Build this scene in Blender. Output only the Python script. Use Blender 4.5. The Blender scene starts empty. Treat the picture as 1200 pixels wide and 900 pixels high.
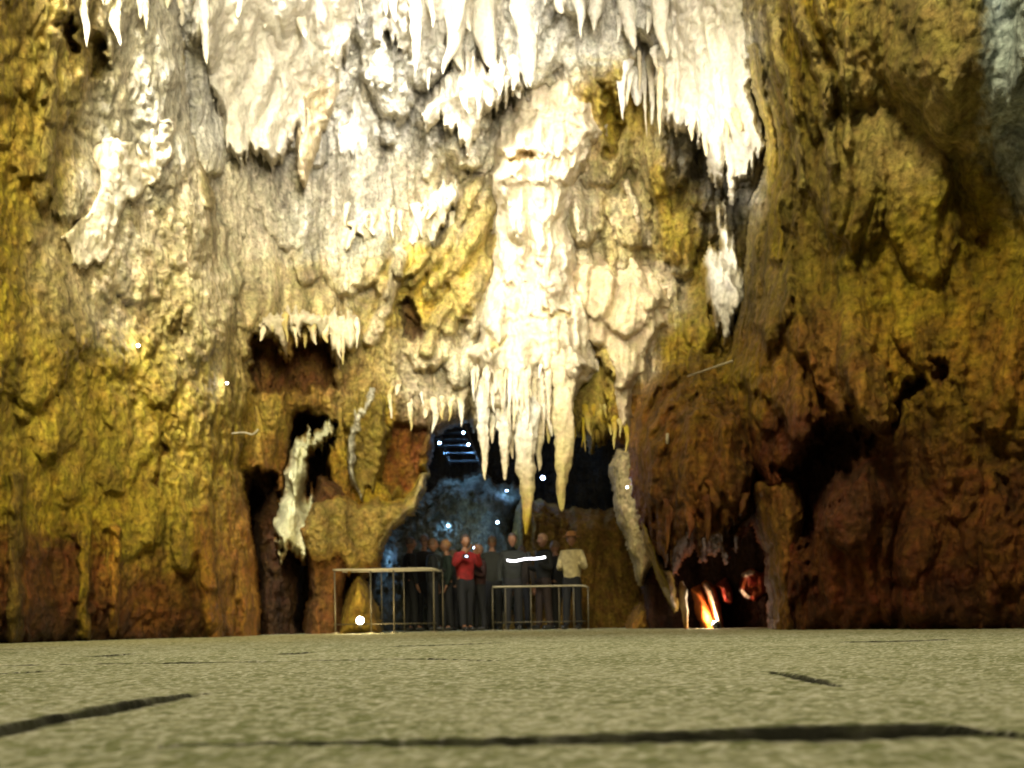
import bpy, math, random
import numpy as np
from mathutils import Vector, Matrix

random.seed(7)
RNG = np.random.default_rng(11)
scn = bpy.context.scene
col = scn.collection

# ------------------------------------------------------------------ camera
F, H, HY, ROLL = 1100.0, 0.10, 732.0, 0.015
ca, sa = math.cos(ROLL), math.sin(ROLL)

def P(px, py, Y):
    """point of the cave seen at (px, py) of the 1200x900 photo, Y metres in front"""
    u = np.asarray(px, float) - 600.0
    v = HY - np.asarray(py, float)
    x = (u * ca + v * sa) * Y / F
    z = H + (-u * sa + v * ca) * Y / F
    return x, z

def PV(px, py, Y):
    x, z = P(px, py, Y)
    return Vector((float(x), float(Y), float(z)))

cam = bpy.data.cameras.new('camera')
camo = bpy.data.objects.new('camera', cam)
col.objects.link(camo)
camo.matrix_world = Matrix(((ca, sa, 0, 0), (0, 0, -1, 0), (-sa, ca, 0, H), (0, 0, 0, 1)))
cam.sensor_width = 36
cam.lens = 36 * F / 1200
cam.shift_y = (HY - 450) / 1200
cam.clip_start = 0.02
cam.clip_end = 500
cam.dof.use_dof = True
cam.dof.focus_distance = 2.6
cam.dof.aperture_fstop = 5.0
scn.camera = camo

# ------------------------------------------------------------------ noise
_perm = np.arange(256); RNG.shuffle(_perm)
_perm = np.concatenate([_perm, _perm, _perm])
_g = RNG.normal(size=(256, 3)); _g /= np.linalg.norm(_g, axis=1)[:, None]

def noise(x, y, z):
    x = np.asarray(x, float); y = np.asarray(y, float); z = np.asarray(z, float)
    x, y, z = np.broadcast_arrays(x, y, z)
    xi = np.floor(x).astype(int); yi = np.floor(y).astype(int); zi = np.floor(z).astype(int)
    xf = x - xi; yf = y - yi; zf = z - zi
    u = xf ** 3 * (xf * (xf * 6 - 15) + 10); v = yf ** 3 * (yf * (yf * 6 - 15) + 10); w = zf ** 3 * (zf * (zf * 6 - 15) + 10)
    xi &= 255; yi &= 255; zi &= 255
    def c(a, b, d):
        h = _perm[_perm[_perm[xi + a] + yi + b] + zi + d]
        g = _g[h]
        return g[..., 0] * (xf - a) + g[..., 1] * (yf - b) + g[..., 2] * (zf - d)
    def L(a, b, t): return a + (b - a) * t
    return 1.6 * L(L(L(c(0,0,0), c(1,0,0), u), L(c(0,1,0), c(1,1,0), u), v),
                   L(L(c(0,0,1), c(1,0,1), u), L(c(0,1,1), c(1,1,1), u), v), w)

def fbm(x, y, z, oct=4, gain=.5):
    s = 0; a = 1.0; t = 0
    for i in range(oct):
        k = 2.03 ** i
        s = s + a * noise(x * k + 7.3 * i, y * k + 3.1 * i, z * k + 1.7 * i); t += a; a *= gain
    return s / t

def smooth(a, b, x):
    t = np.clip((x - a) / (b - a), 0, 1)
    return t * t * (3 - 2 * t)

# ------------------------------------------------------------------ palette (linear albedo)
W = (.80, .76, .64); C = (.70, .61, .40); GR = (.74, .69, .55); OL = (.43, .32, .04); OY = (.50, .385, .07)
OD = (.24, .18, .04); BR = (.20, .085, .022); RB = (.25, .075, .022); OR = (.42, .22, .045); BK = (.06, .03, .015); BL = (.62, .72, .74)
KH = (.50, .41, .15)

FIELD = [  # mineral coats of the chamber, and low shade painted dark: x, y, rx, ry, colour, weight
 (0,0,60,70,OD,1),(20,150,90,110,OL,1),(60,120,60,110,KH,1),(135,190,50,70,W,2.4),(110,270,40,50,C,2.0),(0,330,80,90,OL,1),(110,330,70,70,C,1),
 (190,330,70,90,KH,1),(250,330,60,90,C,1),(60,470,120,90,OY,1.3),(200,470,110,100,OY,1.4),(240,420,50,60,KH,1),
 (100,590,160,50,OL,1),(40,690,120,50,BR,1.5),(130,700,90,50,BR,1),(200,600,70,70,OY,1.3),(190,710,70,40,BR,1.2),(260,680,45,70,OR,1.2),
 (320,60,120,100,W,1.6),(330,260,90,70,C,1.2),(420,230,70,60,W,1.2),(480,60,90,90,GR,1.2),(340,345,80,35,KH,1),(410,130,60,60,W,1.2),(560,120,60,60,W,1.0),(500,230,60,40,C,1.2),
 (360,430,80,50,OR,.8),(420,420,60,70,KH,1),(310,600,60,80,BR,1.3),(360,620,70,90,OR,.8),(440,520,50,70,OL,1.1),
 (500,330,60,60,OL,1.6),(560,300,40,60,OL,1.2),(520,430,60,50,C,1),(500,400,40,30,OD,1),(480,500,40,40,BR,1),
 (250,260,60,60,C,1),(330,250,80,70,W,1.0),(400,330,60,40,C,1),(130,330,60,60,C,1.0),(240,420,40,50,C,.8),
 (625,200,60,120,C,1.3),(620,400,70,90,C,1.4),(720,130,50,60,OL,1.3),(720,260,40,100,KH,1.6),(780,250,45,80,OL,1.4),(740,350,50,50,C,1.7),
 (690,460,30,50,OL,1.8),(800,300,30,60,OL,1.2),(810,400,30,40,OL,1.5),(720,50,120,50,GR,1.1),(620,20,120,40,GR,1.2),(830,100,60,120,W,1.4),
 (930,80,70,110,OL,1.3),(960,170,50,90,OD,1.2),(1040,140,110,110,KH,1.0),(1050,60,60,60,OD,.6),(1190,85,24,100,BL,2.6),(1120,300,120,90,OL,1.2),
 (940,300,80,90,OD,1.3),(1010,330,80,70,OL,.9),(1100,450,110,80,OL,.6),(1150,420,80,80,OR,.9),(980,420,90,70,OR,.7),(960,430,60,60,BR,.7),(1100,620,160,70,BR,1.6),
 (30,735,160,38,BK,1.4),(180,735,120,30,BK,1.2),(1050,725,260,45,BK,1.4),(980,570,100,70,(.08,.03,.012),1.6),(1000,690,170,60,(.11,.04,.014),1.8),(700,250,60,60,C,1.3),  # near-black spots paint the shade at wall feet and in the right recess
 (940,600,90,90,RB,1.2),(1080,520,90,60,BR,.8),(1000,700,140,60,RB,1.6),(1180,690,90,70,BR,1),(830,520,70,90,OR,.5),(850,640,80,90,RB,1.5),(780,470,50,50,OR,.8),(860,450,50,40,OL,.8),
]
def field(px, py):
    px = px + 22 * noise(px / 45, py / 70, 3.3) + 10 * noise(px / 14, py / 20, 8.8)
    px = px + 9 * noise(px / 6, py / 7, 1.1); py = py + 9 * noise(px / 7, py / 6, 21.1) + 14 * noise(px / 18, py / 16, 17.1)
    py = py + 30 * noise(px / 60, py / 60, 13.7)
    num = np.zeros(px.shape + (3,)); den = np.full(px.shape, 1e-6)
    for x, y, rx, ry, c, w in FIELD:
        q = w * np.exp(-(((px - x) / rx) ** 2 + ((py - y) / ry) ** 2))
        q = q ** 1.5
        num += q[..., None] * np.array(c); den += q
    return num / den[..., None]

# ------------------------------------------------------------------ depth of the chamber wall
XS = np.array([-500, 0, 150, 300, 420, 520, 620, 740, 860, 1000, 1200, 1700.])
YS = np.array([-300, 0, 150, 300, 450, 600, 770.])
DT = np.array([
 [6.0, 9.0, 10.2, 11.3, 12.2, 12.8, 13.0, 12.8, 12.4, 12.0, 11.0, 9],
 [6.3, 9.4, 11.2, 12.6, 13.6, 14.4, 14.6, 14.2, 13.6, 13.0, 12.0, 9],
 [6.6, 9.8, 11.8, 13.6, 15.0, 15.6, 15.6, 15.4, 14.8, 14.0, 12.5, 9],
 [6.8, 10.0, 12.0, 14.0, 15.4, 16.0, 16.0, 15.8, 15.4, 14.2, 13.0, 9],
 [6.8, 10.0, 12.2, 14.2, 15.2, 16.0, 16.2, 16.0, 15.4, 14.4, 13.0, 9],
 [6.8, 10.0, 12.2, 14.2, 15.4, 16.0, 16.2, 16.0, 15.6, 14.4, 13.0, 9],
 [6.8, 9.8, 12.0, 14.2, 15.6, 16.2, 16.4, 16.2, 15.6, 14.4, 13.0, 9]])
def Yb(px, py):
    i = np.clip(np.searchsorted(XS, px) - 1, 0, len(XS) - 2); j = np.clip(np.searchsorted(YS, py) - 1, 0, len(YS) - 2)
    tx = np.clip((px - XS[i]) / (XS[i + 1] - XS[i]), 0, 1); ty = np.clip((py - YS[j]) / (YS[j + 1] - YS[j]), 0, 1)
    return (DT[j, i] * (1 - tx) + DT[j, i + 1] * tx) * (1 - ty) + (DT[j + 1, i] * (1 - tx) + DT[j + 1, i + 1] * tx) * ty
def yb(px, py): return float(Yb(np.array([float(px)]), np.array([float(py)]))[0])
RX = np.array([700, 800, 870, 950, 1060, 1200, 1700.]); RD = np.array([13.6, 12.9, 12.0, 11.0, 10.2, 9.4, 7.5])
def Yr(px, py):
    return np.interp(px, RX, RD) - .7 * smooth(300, 0, py)

# ------------------------------------------------------------------ polygons
def sdf(poly, px, py):
    """signed distance in px, positive inside"""
    poly = np.array(poly, float); n = len(poly)
    d = np.full(px.shape, 1e9); inside = np.zeros(px.shape, bool)
    for k in range(n):
        a = poly[k]; b = poly[(k + 1) % n]
        ab = b - a; L2 = max((ab ** 2).sum(), 1e-9)
        t = np.clip(((px - a[0]) * ab[0] + (py - a[1]) * ab[1]) / L2, 0, 1)
        d = np.minimum(d, np.hypot(px - a[0] - t * ab[0], py - a[1] - t * ab[1]))
        if a[1] != b[1]:
            cond = ((a[1] > py) != (b[1] > py)) & (px < (b[0] - a[0]) * (py - a[1]) / (b[1] - a[1]) + a[0])
            inside ^= cond
    return np.where(inside, d, -d)

# ------------------------------------------------------------------ mesh helpers
def tag(o, label=None, cat=None, group=None, kind=None):
    if label: o['label'] = label
    if cat: o['category'] = cat
    if group: o['group'] = group
    if kind: o['kind'] = kind
    return o

def mesh_obj(name, verts, faces, mats, parent=None, colors=None, smooth_=True, fm=None):
    me = bpy.data.meshes.new(name)
    verts = np.asarray(verts, dtype=np.float32); 
    if isinstance(faces, np.ndarray) and faces.ndim == 2:
        nf, k = faces.shape
        me.vertices.add(len(verts)); me.vertices.foreach_set('co', verts.ravel())
        me.loops.add(nf * k); me.loops.foreach_set('vertex_index', faces.astype(np.int32).ravel())
        me.polygons.add(nf); me.polygons.foreach_set('loop_start', np.arange(0, nf * k, k, dtype=np.int32))
        me.update(calc_edges=True)
    else:
        me.from_pydata([tuple(v) for v in verts.tolist()], [], faces)
    me.polygons.foreach_set('use_smooth', np.full(len(me.polygons), smooth_, dtype=bool))
    for m in (mats if isinstance(mats, (list, tuple)) else [mats]): me.materials.append(m)
    if fm is not None: me.polygons.foreach_set('material_index', np.asarray(fm, dtype=np.int32))
    if colors is not None:
        at = me.color_attributes.new('Col', 'FLOAT_COLOR', 'POINT')
        cc = np.ones((len(verts), 4), dtype=np.float32); cc[:, :3] = colors
        at.data.foreach_set('color', cc.ravel())
    o = bpy.data.objects.new(name, me); col.objects.link(o)
    if parent is not None:
        o.parent = parent
        o.matrix_parent_inverse = parent.matrix_world.inverted() if False else Matrix.Identity(4)
    return o

def empty(name, loc=(0, 0, 0), rz=0, parent=None):
    o = bpy.data.objects.new(name, None); col.objects.link(o)
    o.location = loc; o.rotation_euler = (0, 0, rz); o.empty_display_size = .1
    if parent: o.parent = parent
    return o

# ------------------------------------------------------------------ materials
def nodes_of(name):
    m = bpy.data.materials.new(name); m.use_nodes = True
    nt = m.node_tree; nt.nodes.clear()
    out = nt.nodes.new('ShaderNodeOutputMaterial'); b = nt.nodes.new('ShaderNodeBsdfPrincipled')
    nt.links.new(b.outputs[0], out.inputs[0])
    return m, nt, b

def rock_mat(name, bump=1.0, rough=(.45, .85), fine=14, streak=True, var=.35, spec=.4):
    m, nt, b = nodes_of(name); N = nt.nodes.new; Lk = nt.links.new
    at = N('ShaderNodeAttribute'); at.attribute_name = 'Col'
    geo = N('ShaderNodeNewGeometry')
    mp = N('ShaderNodeMapping'); mp.inputs['Scale'].default_value = (1, 1, .32 if streak else 1); Lk(geo.outputs['Position'], mp.inputs[0])
    n1 = N('ShaderNodeTexNoise'); n1.inputs['Scale'].default_value = 3.2; n1.inputs['Detail'].default_value = 7; n1.inputs['Roughness'].default_value = .65; n1.inputs['Distortion'].default_value = .05
    Lk(mp.outputs[0], n1.inputs['Vector'])
    n2 = N('ShaderNodeTexNoise'); n2.inputs['Scale'].default_value = fine; n2.inputs['Detail'].default_value = 5; n2.inputs['Roughness'].default_value = .7
    Lk(geo.outputs['Position'], n2.inputs['Vector'])
    vo = N('ShaderNodeTexVoronoi'); vo.feature = 'SMOOTH_F1'; vo.inputs['Scale'].default_value = fine * .75; Lk(geo.outputs['Position'], vo.inputs['Vector'])
    # value variation
    mr = N('ShaderNodeMapRange'); mr.inputs['From Min'].default_value = .3; mr.inputs['From Max'].default_value = .7
    mr.inputs['To Min'].default_value = 1 - var; mr.inputs['To Max'].default_value = 1 + var * .5; Lk(n1.outputs['Fac'], mr.inputs[0])
    mr2 = N('ShaderNodeMapRange'); mr2.inputs['From Min'].default_value = .35; mr2.inputs['From Max'].default_value = .65
    mr2.inputs['To Min'].default_value = 1 - var * .8; mr2.inputs['To Max'].default_value = 1.08; Lk(n2.outputs['Fac'], mr2.inputs[0])
    mu = N('ShaderNodeMath'); mu.operation = 'MULTIPLY'; Lk(mr.outputs[0], mu.inputs[0]); Lk(mr2.outputs[0], mu.inputs[1])
    vm = N('ShaderNodeVectorMath'); vm.operation = 'SCALE'; Lk(at.outputs['Color'], vm.inputs[0]); Lk(mu.outputs[0], vm.inputs['Scale'])
    hs = N('ShaderNodeHueSaturation'); Lk(vm.outputs[0], hs.inputs['Color'])
    mr3 = N('ShaderNodeMapRange'); mr3.inputs['From Min'].default_value = .3; mr3.inputs['From Max'].default_value = .7
    mr3.inputs['To Min'].default_value = .478; mr3.inputs['To Max'].default_value = .512
    n3 = N('ShaderNodeTexNoise'); n3.inputs['Scale'].default_value = 6; n3.inputs['Detail'].default_value = 4; Lk(geo.outputs['Position'], n3.inputs['Vector'])
    Lk(n3.outputs['Fac'], mr3.inputs[0]); Lk(mr3.outputs[0], hs.inputs['Hue']); hs.inputs['Saturation'].default_value = 1.05
    Lk(hs.outputs[0], b.inputs['Base Color'])
    rr = N('ShaderNodeMapRange'); rr.inputs['From Min'].default_value = .35; rr.inputs['From Max'].default_value = .65
    rr.inputs['To Min'].default_value = rough[0]; rr.inputs['To Max'].default_value = rough[1]; Lk(n3.outputs['Fac'], rr.inputs[0]); Lk(rr.outputs[0], b.inputs['Roughness'])
    b.inputs['Specular IOR Level'].default_value = spec
    a1 = N('ShaderNodeMath'); a1.operation = 'MULTIPLY_ADD'; Lk(n2.outputs['Fac'], a1.inputs[0]); a1.inputs[1].default_value = .6; Lk(n1.outputs['Fac'], a1.inputs[2])
    a2 = N('ShaderNodeMath'); a2.operation = 'MULTIPLY_ADD'; Lk(vo.outputs['Distance'], a2.inputs[0]); a2.inputs[1].default_value = -.6; Lk(a1.outputs[0], a2.inputs[2])
    bu = N('ShaderNodeBump'); bu.inputs['Strength'].default_value = min(1, bump); bu.inputs['Distance'].default_value = .09 * bump; Lk(a2.outputs[0], bu.inputs['Height']); Lk(bu.outputs[0], b.inputs['Normal'])
    return m

M = {}
M['rock'] = rock_mat('rough_cave_rock', 1.0, (.55, .9), 17, True, .68, .22)
M['calcite'] = rock_mat('pale_calcite', .65, (.5, .85), 19, True, .30, .25)
M['wet'] = rock_mat('wet_brown_flowstone', .6, (.45, .75), 9, True, .5, .3)

def plain(name, c, rough=.6, metal=0, nscale=20, var=.25, emit=None, es=0, bump=.1):
    m, nt, b = nodes_of(name); N = nt.nodes.new; Lk = nt.links.new
    n = N('ShaderNodeTexNoise'); n.inputs['Scale'].default_value = nscale; n.inputs['Detail'].default_value = 4
    tc = N('ShaderNodeTexCoord'); Lk(tc.outputs['Object'], n.inputs['Vector'])
    r = N('ShaderNodeValToRGB'); r.color_ramp.elements[0].color = tuple(v * (1 - var) for v in c) + (1,); r.color_ramp.elements[1].color = tuple(min(1, v * (1 + var)) for v in c) + (1,)
    r.color_ramp.elements[0].position = .3; r.color_ramp.elements[1].position = .7
    Lk(n.outputs['Fac'], r.inputs[0]); Lk(r.outputs[0], b.inputs['Base Color'])
    b.inputs['Roughness'].default_value = rough; b.inputs['Metallic'].default_value = metal
    if bump:
        bu = N('ShaderNodeBump'); bu.inputs['Strength'].default_value = .4; bu.inputs['Distance'].default_value = bump * .05; Lk(n.outputs['Fac'], bu.inputs['Height']); Lk(bu.outputs[0], b.inputs['Normal'])
    if emit:
        b.inputs['Emission Color'].default_value = emit + (1,); b.inputs['Emission Strength'].default_value = es
    return m
M['steel'] = plain('brushed_steel', (.30, .27, .19), .5, .6, 60, .15)
M['post_steel'] = plain('dull_post_steel', (.12, .105, .07), .55, .6, 60, .2)
M['dark_metal'] = plain('dark_wet_metal', (.10, .11, .12), .3, .7)
M['housing'] = plain('black_lamp_housing', (.03, .03, .03), .5, .3)
M['lens'] = plain('lit_white_lens', (.9, .9, .9), .2, 0, emit=(1, .97, .88), es=30)
M['lens_blue'] = plain('lit_blue_lens', (.7, .8, 1), .2, 0, emit=(.45, .62, 1), es=35)
M['tube'] = plain('streak_glow', (.9, .9, .9), .2, 0, emit=(.96, .94, 1), es=9)  # glow for the trail of a moving light
M['cable'] = plain('pale_cable', (.36, .32, .24), .6)
M['skin'] = plain('skin', (.20, .095, .05), .55, 0, 30, .12)

# ------------------------------------------------------------------ relief builder
def carve(x, Y, z, px, py, amp, flute, seed=0.0, pop=1.0):
    """rock relief in metres towards the viewer, from world position"""
    s = seed
    warp = .35 * noise(x * .5 + s, Y * .5, z * .5)
    big = fbm((x + warp) * .55 + s, Y * .5, z * .30 + s, 3)
    fl = 2.6 * np.abs(fbm((x + .5 * warp) * 1.9 + s, Y * 1.0, z * .30, 2)) - .7          # hanging folds
    fl2 = 2.6 * np.abs(fbm((x + .08 * noise(x * 2, z * 1.2, s)) * 6.0 + s, Y * 2, z * .38 + 9, 2)) - .7
    msk = .35 + .65 * smooth(-.25, .35, noise(x * .45 + s, Y * .4, z * .4 + 5))                 # some areas smooth, some crusted
    po = 2.4 * np.abs(noise(x * 4.6 + s, Y * 4, z * 3.4)) - .7; po2 = 2.4 * np.abs(noise(x * 9 + s, Y * 8, z * 7 + 4)) - .7
    po3 = noise(x * 19 + s, Y * 12, z * 16)
    return amp * (.62 * big + flute * (.26 * fl + .075 * fl2)) + pop * msk * (.045 * po + .034 * po2 + .020 * po3), big, fl, (po * .5 + po2 * .6 + po3 * .5 + .5 * fl2) * msk

ZB = np.full((400, 600), 60.0)      # how near the rock already built stands, by direction
def near(px, py):
    j = int((py + 150) // 3); i = int((px + 300) // 3)
    return float(ZB[max(j - 1, 0):j + 2, max(i - 1, 0):i + 2].min())
def relief(name, poly, base, off=.3, thick=.8, w=40, step=1.8, amp=.35, flute=1.0, jag=4, colour=None, mix=1.0, pop=1.0,
           mat='rock', pockets=(), seed=0.0, spurs=(), parent=None, stain=.35, stainc=None, back=1.2, tint=None, bands=(), blend=True, hang=False, teeth=14, lobes=(), fuse=(3.0, .75, 1.15)):
    grow = mat == 'calcite' or hang
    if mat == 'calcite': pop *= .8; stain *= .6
    if grow and fuse: seed, amp, flute = fuse
    poly = np.array(poly, float)
    x0, y0 = poly.min(0) - 8; x1, y1 = poly.max(0) + 8
    nx = int((x1 - x0) / step) + 2; ny = int((y1 - y0) / step) + 2
    gx, gy = np.meshgrid(np.linspace(x0, x1, nx), np.linspace(y0, y1, ny))
    jx = gx + jag * fbm(gx / 16, gy / 26, 5.5 + seed, 3); jy = gy + jag * 1.3 * fbm(gx / 12, gy / 30, 9.5 + seed, 3)
    if grow: jy = jy + teeth * (2.2 * np.abs(noise(gx / 9, gy / 90, seed + 2.2)) - .5) + .5 * teeth * noise(gx / 4, gy / 60, seed)
    d = sdf(poly, jx, jy)
    Y = base(gx, gy) - off
    if grow:     # grows out of the wall above, breaks off sharply below
        g = np.gradient(d, axis=0) / step
        for _ in range(10):
            g = (g + np.roll(g, 1, 0) + np.roll(g, -1, 0) + np.roll(g, 1, 1) + np.roll(g, -1, 1)) / 5
            g = (g + np.roll(g, 2, 0) + np.roll(g, -2, 0) + np.roll(g, 2, 1) + np.roll(g, -2, 1)) / 5
        we = w * (.45 + 1.3 * smooth(-.35, .9, g)); t = np.clip(d / we, 0, 1)
        prof = .5 * np.sqrt(np.clip(1 - (1 - t) ** 2, 0, 1)) + .5 * smooth(0, 1, t)
        Y = base(gx, gy) + .06 - (.75 * off + .9 * thick) * prof if off > -.5 else base(gx, gy) - off - thick * prof
        Y = Y + back * np.clip(-d / 5, 0, 1)
    else:
        t = np.clip(d / w, 0, 1)
        prof = np.sqrt(np.clip(1 - (1 - t) ** 2, 0, 1))
        Y = Y - thick * prof + back * np.clip(-d / 5, 0, 1)
    x, z = P(gx, gy, Y)
    disp, big, fl, po = carve(x, Y, z, gx, gy, amp, flute, seed, pop)
    fade = .35 + .65 * smooth(0, 10, d)
    Y = Y - disp * fade
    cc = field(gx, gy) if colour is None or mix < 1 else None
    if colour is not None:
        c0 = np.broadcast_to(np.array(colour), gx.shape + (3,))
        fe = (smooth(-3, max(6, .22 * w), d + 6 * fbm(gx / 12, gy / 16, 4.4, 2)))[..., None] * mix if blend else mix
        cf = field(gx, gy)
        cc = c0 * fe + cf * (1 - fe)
    cc = cc.copy()
    # reddish stain plus occlusion shade painted into the hollows, paler crust on the ridges
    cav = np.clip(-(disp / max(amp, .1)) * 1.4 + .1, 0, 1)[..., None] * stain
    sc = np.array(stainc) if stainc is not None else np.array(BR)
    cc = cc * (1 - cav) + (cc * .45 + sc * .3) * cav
    crease_shade = np.clip(-po * .55 + .05, -.25, 1)[..., None]  # small creases darkened in the colour too, as painted shade
    lumv = (1 - .55 * stain / .35 * np.clip(crease_shade, 0, .8) - .35 * np.clip(crease_shade, -1, 0))
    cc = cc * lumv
    for q in pockets:
        pp, depth, pc = q[:3]; depth = depth * .7; soft = q[3] if len(q) > 3 else 9
        dp = sdf(pp, gx + 13 * fbm(gx / 15, gy / 20, 2.2, 3), gy + 15 * fbm(gx / 12, gy / 26, 6.2, 3))
        k = smooth(-1, soft, dp)
        Y = Y + depth * k
        if pc is not None:
            kk = (k * .85)[..., None]; cc = cc * (1 - kk) + np.array(pc) * kk
    if lobes:     # overlapping hanging lobes of flowstone: swelling downwards, broken off below
        lx = gx + 7 * fbm(gx / 22, gy / 34, 31.0, 3) + 2.5 * noise(gx / 6, gy / 10, 3.0); ly = gy + 9 * fbm(gx / 18, gy / 30, 41.0, 3) + 6 * np.abs(noise(gx / 7, gy / 50, 6.6))
        acc = np.zeros(gx.shape); lc = np.zeros(gx.shape)
        for (cx, cy, lw, lL, lh, sk) in lobes:       # tip x, tip y, half width, length, height m, skew px
            v = (cy - ly) / lL
            m = (v > -.05) & (v < 1.05)
            if not m.any(): continue
            vv = v[m]; hw = lw * np.clip(vv * 2.6, 0, 1) ** .55 * (1 - .25 * vv)
            u = (lx[m] - cx - sk * vv) / np.maximum(hw, .5)
            val = lh * np.sqrt(np.clip(1 - u * u, 0, 1)) * smooth(1.0, .25, vv) * smooth(-.02, .10, vv)
            acc[m] = np.maximum(acc[m], val) + .12 * np.minimum(acc[m], val)
        Y = Y - acc
        gxx = smooth(.1, .5, acc / .6)[..., None] * .35
        cc = cc * (1 - gxx) + np.minimum(cc * 1.45 + .03, .85) * gxx
    for (bp, bw, bh, bc) in bands:   # raised ridges: polyline, width px, height m, colour
        best = np.full(gx.shape, 1e9)
        for a, b_ in zip(bp[:-1], bp[1:]):
            ax, ay = a; bx_, by_ = b_; vx, vy = bx_ - ax, by_ - ay; tt = np.clip(((jx - ax) * vx + (jy - ay) * vy) / (vx * vx + vy * vy), 0, 1)
            best = np.minimum(best, np.hypot(jx - ax - tt * vx, jy - ay - tt * vy))
        best = best + bw * .35 * fbm(gx / 14, gy / 22, bw * 1.7, 2)
        k = np.clip(1 - (best / (bw * 1.25)) ** 2, 0, 1); k = k * k * (3 - 2 * k); Y = Y - bh * .8 * k
        if bc is not None:
            kk = (smooth(0, .8, k) * .6)[..., None]; cc = cc * (1 - kk) + np.array(bc) * kk
    if tint is not None: cc = cc * np.array(tint)
    x, z = P(gx, gy, Y)
    x = x + .03 * noise(x * 4, Y * 4, z * 4 + 3)
    keep = d > -4.5
    ki = (d > 0) & (gx > -300) & (gx < 1490) & (gy > -150) & (gy < 1040)
    np.minimum.at(ZB, (((gy[ki] + 150) // 3).astype(int), ((gx[ki] + 300) // 3).astype(int)), Y[ki])
    idx = np.arange(nx * ny).reshape(ny, nx)
    fk = keep[:-1, :-1] & keep[1:, :-1] & keep[:-1, 1:] & keep[1:, 1:]
    f = np.stack([idx[:-1, :-1][fk], idx[1:, :-1][fk], idx[1:, 1:][fk], idx[:-1, 1:][fk]], 1)
    used = np.unique(f); remap = np.zeros(nx * ny, int); remap[used] = np.arange(len(used)); f = remap[f]
    v = np.stack([x.ravel()[used], Y.ravel()[used], np.maximum(z.ravel()[used], -.25)], 1)
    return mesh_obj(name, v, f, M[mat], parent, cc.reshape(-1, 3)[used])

def spike(name, top, tip, wtop, Y, colour=C, colour2=None, mat='calcite', parent=None, seed=None, curve=0.0, lump=.10, power=.75, mid=0.0, Ytip=None, n=34, ns=14, up=.35):
    """stalactite / column: top (px,py), tip (px,py), top width px"""
    seed = random.random() * 50 if seed is None else seed
    if Y is None: Y = near(*top)
    if Y > 40: Y = 14.0
    r0 = wtop / 2 * Y / F
    A = PV(top[0], top[1], Y + r0 * .9); B = PV(tip[0], tip[1], Ytip or Y)
    A0 = A + (A - B).normalized() * up * r0 * 2
    Lr = np.linspace(0, 1, n)
    th = np.linspace(0, 2 * math.pi, ns, endpoint=False)
    T, TH = np.meshgrid(Lr, th, indexing='ij')
    cx = A0.x + (B.x - A0.x) * T + r0 * curve * np.sin(T * math.pi) + r0 * .25 * noise(T * 3, seed, 1.1)
    cy = A0.y + (B.y - A0.y) * T + r0 * .25 * noise(T * 3, seed, 7.1)
    cz = A0.z + (B.z - A0.z) * T
    R = r0 * ((1 - T) ** power * (1 - .04) + .04) * (1 + mid * np.sin(T * math.pi)) * (.45 + .55 * smooth(0, .16, T))
    cy = cy + r0 * .9 * smooth(.25, 0, T)
    sc = 1 / max(r0, .02)
    R = R * (1 + lump * 1.6 * noise(np.cos(TH) * 1.3, np.sin(TH) * 1.3 + seed, cz * sc * .55) + lump * noise(np.cos(TH) * 3, np.sin(TH) * 3 + seed, cz * sc * 1.6)
             + .7 * lump * noise(seed, 0, cz * sc * 1.1) + .8 * lump * (2.4 * np.abs(noise(np.cos(TH) * 4.5, np.sin(TH) * 4.5 + seed, cz * sc * .35)) - .7))
    R[-1] = R[-1] * .2
    x = cx + R * np.cos(TH); y = cy + R * np.sin(TH)
    v = np.stack([x.ravel(), y.ravel(), cz.ravel()], 1)
    idx = np.arange(n * ns).reshape(n, ns); i2 = np.roll(idx, -1, 1)
    f = np.stack([idx[:-1].ravel(), idx[1:].ravel(), i2[1:].ravel(), i2[:-1].ravel()], 1)
    c1 = np.array(colour); c2 = np.array(colour2 if colour2 is not None else colour)
    k = smooth(.2, 1, T)[..., None]; cc = c1 * (1 - k) + c2 * k
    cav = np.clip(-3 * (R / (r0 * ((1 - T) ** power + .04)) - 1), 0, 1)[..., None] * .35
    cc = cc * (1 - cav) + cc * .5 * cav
    return mesh_obj(name, v, f, M[mat], parent, cc.reshape(-1, 3))

def form(name, label, cat, poly, base=Yb, group=None, **k):
    o = relief(name, poly, base, **k)
    return tag(o, label, cat, group)

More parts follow.
